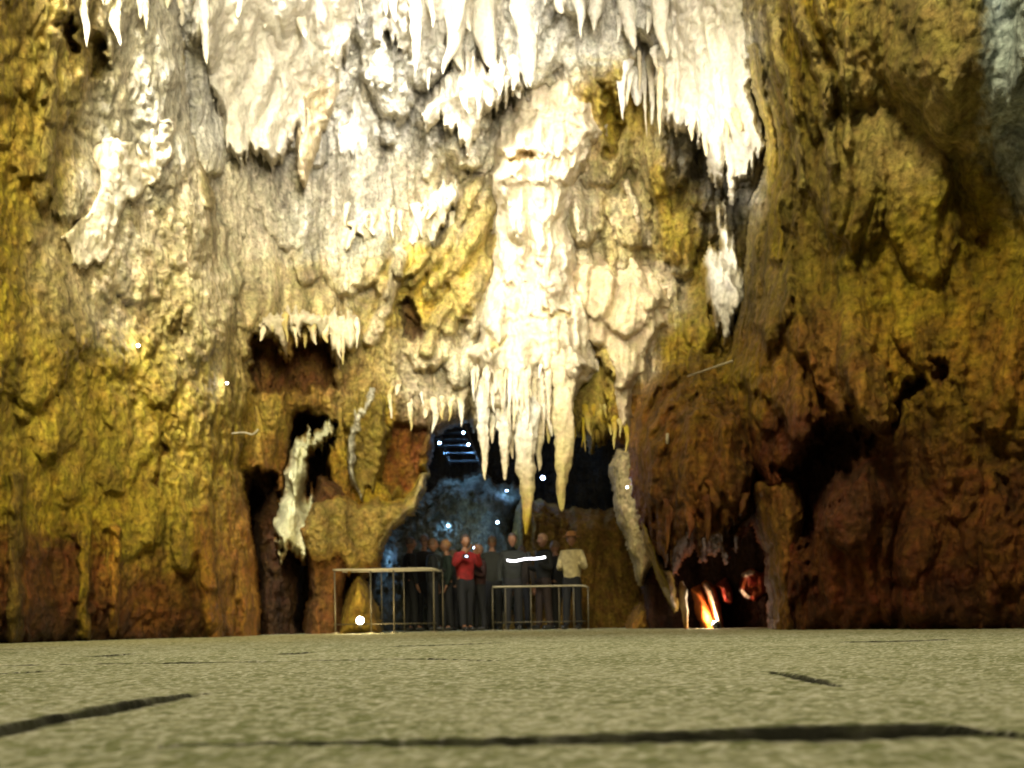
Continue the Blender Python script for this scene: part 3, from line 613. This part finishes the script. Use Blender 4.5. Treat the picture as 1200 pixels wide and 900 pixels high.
for q, (poly, lab) in enumerate([
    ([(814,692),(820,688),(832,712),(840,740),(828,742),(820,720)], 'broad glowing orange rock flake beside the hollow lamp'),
    ([(826,684),(836,690),(842,708),(846,738),(838,730),(832,706)], 'glowing orange rock flake with a lit white edge over the hollow lamp'),
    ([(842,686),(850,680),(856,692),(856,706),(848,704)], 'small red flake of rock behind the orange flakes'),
    ([(868,692),(872,672),(882,666),(896,674),(896,694),(884,704),(872,700)], 'glowing red flake with lit white rims in the right hand hollow')]):
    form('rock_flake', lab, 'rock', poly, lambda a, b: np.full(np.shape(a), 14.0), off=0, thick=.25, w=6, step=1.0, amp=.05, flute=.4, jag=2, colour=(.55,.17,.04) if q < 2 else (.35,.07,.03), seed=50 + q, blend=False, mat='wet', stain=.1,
         bands=[([(828,686),(838,706),(842,730)], 3, .05, (.9,.8,.6))] if q == 1 else ([([(868,692),(876,700)], 2.5, .05, (.9,.8,.6)), ([(872,674),(880,670)], 3, .05, (.9,.8,.6))] if q == 3 else ()))  # pale bands paint the lamplit rims onto the flakes

# ================================================================== THINGS
def tube_mesh(pts, r, ns=8, closed_caps=True, sub=0):
    pts = [Vector(p) for p in pts]; vs = []; fs = []
    prev = None
    for i, p in enumerate(pts):
        d = ((pts[min(i + 1, len(pts) - 1)] - pts[max(i - 1, 0)])).normalized()
        if prev is None:
            a = Vector((0, 0, 1)) if abs(d.z) < .9 else Vector((1, 0, 0)); u = d.cross(a).normalized()
        else:
            u = (prev - d * prev.dot(d)).normalized()
        prev = u; w = d.cross(u)
        rr = r[i] if isinstance(r, (list, tuple)) else r
        for k in range(ns):
            a = 2 * math.pi * k / ns; vs.append(p + (u * math.cos(a) + w * math.sin(a)) * rr)
    for i in range(len(pts) - 1):
        for k in range(ns):
            a = i * ns + k; b = i * ns + (k + 1) % ns; fs.append((a, b, b + ns, a + ns))
    fs.append(tuple(range(ns - 1, -1, -1))); fs.append(tuple(range((len(pts) - 1) * ns, len(pts) * ns)))
    return [tuple(v) for v in vs], fs
def bezier(ps, n=24):
    out = []
    ps = [Vector(p) for p in ps]
    for i in range(len(ps) - 1):
        p0 = ps[max(i - 1, 0)]; p1 = ps[i]; p2 = ps[i + 1]; p3 = ps[min(i + 2, len(ps) - 1)]
        for k in range(n):
            t = k / n; out.append(.5 * ((2 * p1) + (p2 - p0) * t + (2 * p0 - 5 * p1 + 4 * p2 - p3) * t * t + (-p0 + 3 * p1 - 3 * p2 + p3) * t ** 3))
    out.append(ps[-1]); return out
def tubes(name, lst, mat, parent=None, ns=8):
    V = []; Fc = []
    for pts, r in lst:
        v, f = tube_mesh(pts, r, ns); o = len(V); V += v; Fc += [tuple(i + o for i in q) for q in f]
    return mesh_obj(name, V, Fc, mat, parent)

def gz(px, Y, py): return PV(px, py, Y)
def railing(label, Y, x0, x1, py, posts, loop=True, double=True):
    a = PV(x0, py, Y); b = PV(x1, py, Y); zt = (a.z + b.z) / 2
    t = empty('handrail', (a.x, Y, 0)); tag(t, label, 'handrail')
    Lx = b.x - a.x
    top = [(0, 0, zt), (Lx * .5, 0, zt), (Lx - .12, 0, zt)]
    pts = bezier([(0, 0, zt), (Lx * .5, 0, zt), (Lx - .15, 0, zt), (Lx, 0.02, zt - .04)], 10)
    tubes('top_rail', [(pts, .017)], M['steel'], t, 10)
    if double:
        pts = bezier([(0.02, .55, zt - .0), (Lx * .5, .5, zt), (Lx - .15, .42, zt), (Lx, .3, zt - .02), (Lx + .02, .12, zt - .03), (Lx, .03, zt - .04)], 10)
        tubes('back_rail', [(pts, .014)], M['steel'], t, 10)
    tubes('bottom_rail', [([(0, 0, .14), (Lx - .05, 0, .14)], .008)], M['post_steel'], t, 8)
    for px in posts:
        x = PV(px, py, Y).x - a.x
        p = tubes('post', [([(x, 0, 0), (x, 0, zt - .02)], .012)], M['post_steel'], t, 8)
        q = tubes('foot_plate', [([(x, 0, 0.004), (x, 0, .018)], .06)], M['steel'], p, 12)
    if double:
        for px in posts[1:]:
            x = PV(px, py, Y).x - a.x + .1
            tubes('post', [([(x, .45, 0), (x, .45, zt - .02)], .009)], M['post_steel'], t, 8)
    return t
railing('steel handrail with a rounded end beside the floor lamp', 14.0, 390, 514, 667, [392, 434, 461, 508])
railing('steel handrail in front of the visitors by the light streak', 15.6, 577, 690, 687, [577, 592, 622, 655, 672, 689], double=False)

def lamp(name, label, loc, aim, r=.05, lens='lens', cat='lamp', light=None):
    loc = Vector(loc); t = empty(name, loc); tag(t, label, cat)
    d = (Vector(aim) - loc).normalized()
    tubes('housing', [([-d * r * 2.2, -d * r * 1.2, d * r * .2], [r * .7, r * 1.15, r * 1.2])], M['housing'], t, 16)
    n = 12; vs = []; fs = []
    a = Vector((0, 0, 1)) if abs(d.z) < .9 else Vector((1, 0, 0)); u = d.cross(a).normalized(); w = d.cross(u)
    for i, (rr, h) in enumerate(((1, .21), (.8, .5), (.45, .7))):
        for k in range(n):
            ang = 2 * math.pi * k / n; vs.append(d * r * h + (u * math.cos(ang) + w * math.sin(ang)) * r * rr)
    for i in range(2):
        for k in range(n): fs.append((i * n + k, i * n + (k + 1) % n, (i + 1) * n + (k + 1) % n, (i + 1) * n + k))
    fs.append(tuple(range(2 * n, 3 * n)))
    mesh_obj('lens', [tuple(v) for v in vs], fs, M[lens], t)
    tubes('bracket', [([-d * r * 1.2, -d * r * 1.2 + Vector((0, 0, -r * 1.8))], r * .25)], M['housing'], t, 8)
    if light:
        L = bpy.data.lights.new('lamp_light', 'POINT'); L.energy = light[0]; L.color = light[1]; L.shadow_soft_size = .04
        lo = bpy.data.objects.new('lamp_light', L); col.objects.link(lo); lo.location = loc + d * r * 2.5
    return t
camp = (0, 0, .6)
lamp('floor_lamp', 'glaring white floor lamp at the foot of the orange stalagmite', PV(422, 727, 13.7), camp, .055, light=(42, (1, .78, .42)))
lamp('wall_lamp', 'small lit lamp alone on the yellow left wall', PV(162, 405, near(162,405) - .06), camp, .017, light=(2.5, (.9, .9, 1)))
lamp('wall_lamp', 'small lit lamp on the wall left of the fringed ledge', PV(266, 449, near(266,449) - .06), camp, .015, light=(2.5, (.9, .9, 1)))
lamp('wall_lamp', 'small lamp glinting beside the leaning cream stalactite', PV(735, 571, near(735,571) - .35), camp, .015, light=(2.5, (.9, .9, 1)))
lamp('hollow_lamp', 'white lamp on the ground under the orange rock flakes', PV(838, 731, 13.6), (1.5, 14.5, 2), .05, light=(34, (1, .75, .5)))
lamp('hollow_lamp', 'small white lamp behind the red flake', PV(880, 700, 14.4), (2.5, 14.0, 3), .04, light=(20, (1, .7, .5)))
lamp('blue_lamp', 'pale teal lamp added to light the boulders left of the longest stalactite', PV(536, 585, 19.6), (-1.5, 22, 1), .02, 'lens_blue', light=(5, (.4, .8, .8)))  # extra source put in to give the boulders their teal light
BLS = [((443,655), 21, 25, 'blue white lamp low at the left of the far chamber', .045),
       ((583,612), 20, 10, 'tiny pale lamp in the far chamber above the light streak', .024),
       ((556,642), 20, 8, 'tiny pale lamp behind the red jacket', .024),
       ((543,507), 21, 40, 'small blue lamp highest in the far chamber', .024),
       ((549,521), 21, 30, 'small blue lamp just below the highest one', .024),
       ((515,519), 21, 40, 'small blue lamp left of the highest pair', .026),
       ((636,560), 21, 8, 'small blue lamp seen between the two long stalactites', .045),
       ((525,616), 20.5, 10, 'dim blue lamp over the visitors on the left', .018),
       ((594,575), 21, 12, 'dim blue lamp beside the longest stalactite', .018)]
for (p, Y, e, lab, r) in BLS:
    lamp('blue_lamp', lab, PV(p[0], p[1], Y), (p[0] / 1200 - .5, 0, 1), r, 'lens_blue', light=(e * .75, (.25, .55, 1)))
# cables and rods
tag(tubes('cable', [(bezier([PV(272, 508, 11.2), PV(286, 507, 11.15), PV(296, 509, 11.15), PV(303, 503, 11.15)], 8), .012)], M['cable']), 'short pale cable on the wall under the second wall lamp', 'cable')
tag(tubes('rod', [([PV(806, 441, 11.3), PV(858, 423, 10.2)], .012)], M['cable']), 'thin pale rod leaning over the brown bulb', 'rod')
tag(tubes('glint_rod', [([PV(782, 508, 10.9), PV(782, 520, 10.9)], .018)], M['cable']), 'tiny pale peg standing in for a glint on the face of the brown bulb', 'peg')  # glint on the rock, shaped as a small pale rod

# far chamber metal steps
st = empty('metal_stairs', PV(530, 560, 22.5)); tag(st, 'dark metal steps catching blue light high in the far chamber', 'stairs')
inv = Vector(st.location)
for k, (py, xa, xb) in enumerate([(500,516,541),(508,514,546),(516,512,548),(523,513,552),(532,520,556),(541,526,560)]):
    A = PV(xa, py, 22.6 - k * .25) - inv; B = PV(xb, py, 22.6 - k * .25) - inv
    x0, x1, y0, y1, z0, z1 = A.x, B.x, A.y - .12, A.y + .12, A.z - .012, A.z + .012
    vs = [(x0,y0,z0),(x1,y0,z0),(x1,y1,z0),(x0,y1,z0),(x0,y0,z1),(x1,y0,z1),(x1,y1,z1),(x0,y1,z1)]
    mesh_obj('step', vs, [(0,3,2,1),(4,5,6,7),(0,1,5,4),(1,2,6,5),(2,3,7,6),(3,0,4,7)], M['dark_metal'], st, smooth_=False)
tubes('stringer', [([PV(513, 498, 22.8) - inv, PV(528, 545, 21.3) - inv], .03)], M['housing'], st)
tubes('stringer', [([PV(545, 498, 22.8) - inv, PV(562, 545, 21.3) - inv], .03)], M['housing'], st)

# ================================================================== PEOPLE
dg = bpy.context.evaluated_depsgraph_get
def bake(verts, edges, radii, sub=1, extra=None, voxel=None):
    me = bpy.data.meshes.new('tmp'); me.from_pydata([tuple(v) for v in verts], edges, []); me.update()
    o = bpy.data.objects.new('tmp', me); col.objects.link(o)
    sk = o.modifiers.new('s', 'SKIN'); sk.use_smooth_shade = True
    for i, r in enumerate(radii):
        r2 = r if isinstance(r, tuple) else (r, r)
        me.skin_vertices[0].data[i].radius = r2
        me.skin_vertices[0].data[i].use_root = (i == 0)
    ss = o.modifiers.new('u', 'SUBSURF'); ss.levels = sub; ss.render_levels = sub
    r = bpy.data.meshes.new_from_object(o.evaluated_get(dg()))
    bpy.data.objects.remove(o); bpy.data.meshes.remove(me)
    if extra:
        V = [tuple(v.co) for v in r.vertices]; Fc = [tuple(p.vertices) for p in r.polygons]
        for ev, ef in extra:
            k = len(V); V += ev; Fc += [tuple(i + k for i in q) for q in ef]
        r2 = bpy.data.meshes.new('tmp2'); r2.from_pydata(V, [], Fc); r2.update(); r = r2
    if voxel:
        o = bpy.data.objects.new('tmp', r); col.objects.link(o)
        rm = o.modifiers.new('r', 'REMESH'); rm.mode = 'VOXEL'; rm.voxel_size = voxel; rm.use_smooth_shade = True
        r3 = bpy.data.meshes.new_from_object(o.evaluated_get(dg())); bpy.data.objects.remove(o); r = r3
    if voxel:
        import bmesh
        bm = bmesh.new(); bm.from_mesh(r); seen = set(); best = []
        for v0 in bm.verts:
            if v0.index in seen: continue
            stack = [v0]; comp = []; seen.add(v0.index)
            while stack:
                q = stack.pop(); comp.append(q)
                for e in q.link_edges:
                    w_ = e.other_vert(q)
                    if w_.index not in seen: seen.add(w_.index); stack.append(w_)
            if len(comp) > len(best): best = comp
        keep = set(best); bmesh.ops.delete(bm, geom=[q for q in bm.verts if q not in keep], context='VERTS')
        bm.to_mesh(r); bm.free()
    r.polygons.foreach_set('use_smooth', np.full(len(r.polygons), True))
    return r
def headmesh(c, tilt=0.0, hair=False):
    """head looking along -Y, centre c; returns verts, faces"""
    nu, nv = 20, 16; vs = []; fs = []
    for j in range(nv + 1):
        ph = math.pi * j / nv
        for i in range(nu):
            th = 2 * math.pi * i / nu
            x = math.sin(ph) * math.sin(th) * .080; y = -math.sin(ph) * math.cos(th) * .102; z = math.cos(ph) * .122
            front = max(0, math.cos(th)) * math.sin(ph)
            if z < 0: x *= 1 + .9 * z / .115 * .3; y *= 1 + (.15 if y < 0 else .35) * z / .115
            if not hair:
                if front > .97 and -.035 < z < .02: y -= .018                      # nose
                if front > .86 and .0 < z < .03 and .02 < abs(x) < .045: y += .008  # eye sockets
                if front > .9 and -.065 < z < -.045: y -= .004                      # lips
                if abs(abs(x) - .072) < .006 and abs(z) < .035 and abs(y) < .03: x *= 1.13   # ears
            else:
                s = 1.10 if z > -.02 else .9
                if front > .45 and z < .055: s = .80
                x *= s; y *= s; z = z * 1.07 if z > 0 else z * .95
            vs.append((c[0] + x, c[1] + y * math.cos(tilt) - z * math.sin(tilt), c[2] + z * math.cos(tilt) + y * math.sin(tilt)))
    for j in range(nv):
        for i in range(nu):
            a = j * nu + i; b = j * nu + (i + 1) % nu; fs.append((a, a + nu, b + nu, b))
    return vs, fs
POSES = {  # elbow, wrist for left and right arm (x mirrored later), in metres, facing -Y
 'stand': (((-.25, .02, 1.10), (-.24, -.06, .86)), ((.25, .02, 1.10), (.24, -.06, .86))),
 'photo': (((-.27, -.08, 1.20), (-.10, -.28, 1.45)), ((.27, -.08, 1.20), (.10, -.28, 1.45))),
 'hold':  (((-.25, .0, 1.12), (-.12, -.26, 1.16)), ((.26, .0, 1.12), (.22, -.27, 1.22))),
 'lift':  (((-.25, .02, 1.10), (-.23, -.05, .87)), ((.32, -.10, 1.25), (.30, -.30, 1.42))),
}
def hand(V, E, R, w, d, side):
    """palm, four fingers and a thumb from the wrist index w along d"""
    d = Vector(d).normalized(); p0 = Vector(V[w]); side_v = d.cross(Vector((0, 0, 1)));
    if side_v.length < .1: side_v = Vector((1, 0, 0))
    side_v.normalize(); nrm = side_v.cross(d)
    pal = len(V); V.append(p0 + d * .07); E.append((w, pal)); R.append((.034, .018))
    for k, (o, L) in enumerate(((-.030, .062), (-.010, .075), (.010, .070), (.030, .055))):
        a = len(V); V.append(p0 + d * .09 + side_v * o); E.append((pal, a)); R.append(.0095)
        V.append(p0 + d * (.09 + L * .5) + side_v * o * 1.15 + nrm * .010); E.append((a, a + 1)); R.append(.0085)
        V.append(p0 + d * (.09 + L * .9) + side_v * o * 1.2 + nrm * .028); E.append((a + 1, a + 2)); R.append(.0075)
    a = len(V); V.append(p0 + d * .04 + side_v * .035 * side); E.append((w, a)); R.append(.012)
    V.append(p0 + d * .085 + side_v * .06 * side + nrm * .01); E.append((a, a + 1)); R.append(.0095)
_cache = {}
def figure(pose, stride):
    key = (pose, stride)
    if key in _cache: return _cache[key]
    arms = POSES[pose]
    # body: pelvis root
    V = [Vector((0, 0, .95)), Vector((0, .01, 1.12)), Vector((0, .01, 1.32)), Vector((0, .015, 1.44)), Vector((0, .005, 1.51)), Vector((0, -.005, 1.58))]
    E = [(0, 1), (1, 2), (2, 3), (3, 4), (4, 5)]; R = [(.15, .10), (.14, .10), (.155, .105), (.10, .075), .055, .055]
    for s, (el, wr) in ((-1, arms[0]), (1, arms[1])):
        sh = len(V); V.append(Vector((s * .17, .01, 1.40))); E.append((2, sh)); R.append(.058)
        V.append(Vector(el)); E.append((sh, sh + 1)); R.append(.042)
        V.append(Vector(wr)); E.append((sh + 1, sh + 2)); R.append(.028)
        hand(V, E, R, sh + 2, Vector(wr) - Vector(el), -s)
    for s in (-1, 1):
        hp = len(V); fy = s * stride
        V.append(Vector((s * .09, 0, .86))); E.append((0, hp)); R.append(.095)
        V.append(Vector((s * .10, fy * .5 - .01, .49))); E.append((hp, hp + 1)); R.append(.060)
        V.append(Vector((s * .105, fy + .01, .10))); E.append((hp + 1, hp + 2)); R.append(.040)
        V.append(Vector((s * .115, fy - .13, .045))); E.append((hp + 2, hp + 3)); R.append(.034)
    body = bake(V, E, R, 1, [headmesh((0, -.015, 1.655))], .0085)
    # jacket
    V = [Vector((0, .0, .83)), Vector((0, .01, 1.08)), Vector((0, .01, 1.33)), Vector((0, .015, 1.45)), Vector((0, .01, 1.49))]
    E = [(0, 1), (1, 2), (2, 3), (3, 4)]; R = [(.185, .135), (.175, .13), (.185, .13), (.12, .095), (.075, .075)]
    for s, (el, wr) in ((-1, arms[0]), (1, arms[1])):
        sh = len(V); V.append(Vector((s * .175, .01, 1.40))); E.append((2, sh)); R.append(.078)
        V.append(Vector(el)); E.append((sh, sh + 1)); R.append(.060)
        V.append(Vector(el).lerp(Vector(wr), .5) + Vector((0, 0, .004))); E.append((sh + 1, sh + 2)); R.append(.052)
        V.append(Vector(el).lerp(Vector(wr), .93)); E.append((sh + 2, sh + 3)); R.append(.044)
    jacket = bake(V, E, R, 2)
    V = [Vector((0, 0, 1.06)), Vector((0, 0, .92))]; E = [(0, 1)]; R = [(.165, .115), (.170, .125)]
    for s in (-1, 1):
        hp = len(V); fy = s * stride
        V.append(Vector((s * .092, 0, .80))); E.append((1, hp)); R.append(.105)
        V.append(Vector((s * .10, fy * .5 - .005, .49))); E.append((hp, hp + 1)); R.append(.078)
        V.append(Vector((s * .105, fy + .01, .05))); E.append((hp + 1, hp + 2)); R.append(.064)
    trousers = bake(V, E, R, 2)
    shoes = []
    for s in (-1, 1):
        fy = s * stride
        V = [Vector((s * .105, fy + .03, .05)), Vector((s * .112, fy - .08, .045)), Vector((s * .118, fy - .17, .035))]
        shoes.append(bake(V, [(0, 1), (1, 2)], [(.05, .05), (.05, .045), (.042, .035)], 2))
    hv, hf = headmesh((0, -.008, 1.665), 0, True)
    _cache[key] = (body, jacket, trousers, shoes, (hv, hf)); return _cache[key]
hairs = {}
def person(label, px, Y, face, pose, jc, tc, hc, scale=1.0, stride=.06, hat=None):
    scale *= random.uniform(.94, 1.05); px += random.uniform(-3, 3)
    body, jacket, trousers, shoes, (hv, hf) = figure(pose, stride)
    x, _ = P(px, 690, Y); t = empty('person', (float(x), Y, 0), face); t.scale = (scale,) * 3
    tag(t, label, 'person')
    def part(name, me, mat):
        me = me.copy() if len(me.materials) else me
        me = me.copy(); me.materials.clear(); me.materials.append(mat)
        o = bpy.data.objects.new(name, me); col.objects.link(o); o.parent = t; return o
    part('body', body, M['skin'])
    part('jacket', jacket, plain('cloth', tuple(v * .12 for v in jc), .85, 0, 12, .3, bump=.4)); part('trousers', trousers, plain('trouser_cloth', tuple(v * .15 for v in tc), .85, 0, 14, .3, bump=.3))
    for s in shoes: part('shoe', s, M['housing'])
    mesh_obj('hair', hv, hf, plain('hair', hc, .6, 0, 60, .4, bump=.5), t)
    if hat:
        vs = []; fs = []; n = 20; prof = [(.165, 0), (.15, .012), (.098, .014), (.092, .07), (.075, .10), (.02, .108)]
        for r, h in prof:
            for k in range(n): a = 2 * math.pi * k / n; vs.append((r * math.cos(a), -.01 + r * 1.1 * math.sin(a), 1.70 + h))
        for i in range(len(prof) - 1):
            for k in range(n): fs.append((i * n + k, i * n + (k + 1) % n, (i + 1) * n + (k + 1) % n, (i + 1) * n + k))
        fs.append(tuple(range((len(prof) - 1) * n, len(prof) * n)))
        mesh_obj('hat', vs, fs, plain('hat_cloth', hat, .8), t)
    return t
DK = (.02, .025, .04); R_ = math.radians
person('visitor in a black jacket at the left end of the crowd', 483, 17.6, R_(110), 'stand', (.02,.02,.025), DK, (.05,.03,.02), .95)
person('tall visitor in a dark brown coat behind the left end of the crowd', 497, 18.6, R_(150), 'stand', (.05,.03,.02), DK, (.08,.04,.02), 1.06)
person('visitor in a black top turned towards the green jacket', 509, 17.2, R_(100), 'hold', (.02,.03,.035), DK, (.10,.05,.02), .96)
person('visitor in a dark green jacket looking left', 522, 17.6, R_(-75), 'stand', (.02,.09,.05), DK, (.25,.13,.05), .99)
person('visitor in a bright red jacket holding up a camera', 546, 16.6, R_(30), 'photo', (1.5,.03,.035), DK, (.04,.025,.02), .93, .1)
person('visitor in a dark red top right of the red jacket', 560, 17.2, R_(-70), 'hold', (.18,.03,.02), DK, (.12,.06,.03), .93)
person('visitor in an olive grey jacket left of the light streak', 579, 18.2, R_(170), 'stand', (.10,.11,.07), DK, (.10,.06,.03), 1.0)
person('guide in a grey green jacket with an arm raised behind the light streak', 599, 17.0, R_(-5), 'lift', (.09,.11,.09), (.03,.03,.04), (.06,.04,.03), .98)
person('visitor in a black jacket right of the light streak', 637, 17.6, R_(-60), 'hold', (.025,.03,.025), (.12,.06,.04), (.35,.2,.1), .97)
person('visitor in a loose cream shirt and hat at the right end', 670, 16.4, R_(-25), 'hold', (3.2,2.7,1.4), DK, (.1,.06,.03), .96, .06, hat=(.35,.16,.05))

person('short visitor in a grey top half hidden behind the red jacket', 534, 18.4, R_(-100), 'stand', (.10,.10,.12), DK, (.08,.05,.03), .93)
person('visitor in a brown jacket turned away behind the guide', 611, 18.6, R_(160), 'stand', (.14,.09,.05), DK, (.05,.03,.02), .97)
person('visitor in a dark blue jacket behind the right end of the light streak', 651, 18.2, R_(-130), 'stand', (.03,.04,.09), DK, (.12,.07,.03), .98)
# trail of a moving light, shaped as a glowing tube, no real lamp
tl = empty('light_streak', PV(616, 656, 16.6)); tag(tl, 'bright white light streak shaped as a glowing tube in front of the guide', 'lamp')
tubes('streak_glow', [(bezier([(-.34, 0, 0), (-.2, 0, -.02), (0, 0, .015), (.2, 0, .02), (.36, 0, .045)], 8), .016)], M['tube'], tl, 10)
tubes('streak_end', [([(-.36, 0, 0), (-.33, 0, 0)], .02)], M['housing'], tl); tubes('streak_end', [([(.35, 0, .043), (.39, 0, .048)], .02)], M['housing'], tl)
# red visitor's camera
cm = empty('camera_gadget', PV(546, 652, 16.25), R_(30)); tag(cm, 'small black camera with a lit screen held by the red jacket visitor', 'camera')
def bxo(name, cx, cy, cz, sx, sy, sz, mat, parent):
    vs = [(cx + a * sx, cy + b * sy, cz + c * sz) for c in (-1, 1) for a, b in ((-1, -1), (1, -1), (1, 1), (-1, 1))]
    return mesh_obj(name, vs, [(0,3,2,1),(4,5,6,7),(0,1,5,4),(1,2,6,5),(2,3,7,6),(3,0,4,7)], mat, parent, smooth_=False)
bxo('camera_body', 0, 0, 0, .055, .018, .033, M['housing'], cm); bxo('screen', 0, -.021, 0, .02, .002, .014, plain('lit_screen', (.5,.6,.9), emit=(.6,.75,1), es=6), cm)
tubes('camera_lens', [([(0, .018, 0), (0, .05, 0)], .024)], M['housing'], cm, 14)

# ================================================================== LIGHT
def spot(name, loc, aim, e, c, size=60, blend=.8, rad=.25):
    L = bpy.data.lights.new(name, 'SPOT'); L.energy = e; L.color = c; L.spot_size = math.radians(size); L.spot_blend = blend; L.shadow_soft_size = rad
    o = bpy.data.objects.new(name, L); col.objects.link(o); o.location = loc
    o.rotation_euler = (Vector(aim) - Vector(loc)).to_track_quat('-Z', 'Y').to_euler()
    return o
def pt(px, py, Y): return PV(px, py, Y)
WH = (1, .955, .85); WM = (1, .88, .50)
spot('roof_flood_left', (-4.5, 5.5, 10.5), pt(370, 110, 13), 12000, WH, 60, 1.0, rad=1.2)
spot('roof_flood_centre', (-.5, 6.0, 11.5), pt(590, 150, 13), 2200, WH, 56, 1.0, rad=0.9)
spot('roof_flood_right', (-2.5, 8.0, 4.0), pt(845, 190, 11.5), 3800, WH, 30, rad=.25)
spot('hollow_flood', (0.3, 9.5, 8.6), pt(425, 125, 14.3), 2600, WH, 20, rad=.25)
spot('white_mass_spot', (-2.5, 9.5, 8.0), pt(540, 105, 12.5), 1500, WH, 24, rad=.25)
spot('boulder_spot', (-3.0, 6.0, 9.0), pt(140, 190, 10), 6500, WH, 30, rad=.3)
spot('column_spot', (-4.0, 8.5, 4.0), pt(620, 350, 14), 300, (1, .93, .78), 44, 1.0, rad=0.8)
spot('fill_flood', (1.0, 4.0, 6.0), pt(520, 180, 14), 9500, (1, .94, .80), 54, 1.0, rad=2.0)  # unseen fill added for soft light in place of bounces
spot('left_wash', (-1.2, 1.5, 6.5), pt(150, 330, 10), 6600, WM, 74, 1.0, rad=1.6)
spot('right_wash', (-.5, 2.0, 9.5), pt(1080, 130, 9), 4200, WM, 68, 1.0, rad=1.0)
spot('patch_spot', (0.5, 1.5, 7.0), pt(1200, 70, 9), 1800, (.78, .92, 1), 18, rad=.3)
spot('floor_wash', (0, 4.0, 9.0), (0, 3.0, 0), 2300, (1, .96, .72), 84, 1.0, rad=.8)

w = bpy.data.worlds.new('World'); scn.world = w; w.use_nodes = True
bg = w.node_tree.nodes['Background']; bg.inputs[0].default_value = (1, .74, .40, 1); bg.inputs[1].default_value = .23

scn.view_settings.view_transform = 'Standard'; scn.view_settings.look = 'None'; scn.view_settings.exposure = 0
scn.cycles.max_bounces = 4; scn.cycles.diffuse_bounces = 3; scn.cycles.glossy_bounces = 1; scn.cycles.use_adaptive_sampling = True; scn.cycles.adaptive_threshold = .04; scn.cycles.use_denoising = True
scn.cycles.sample_clamp_indirect = 4
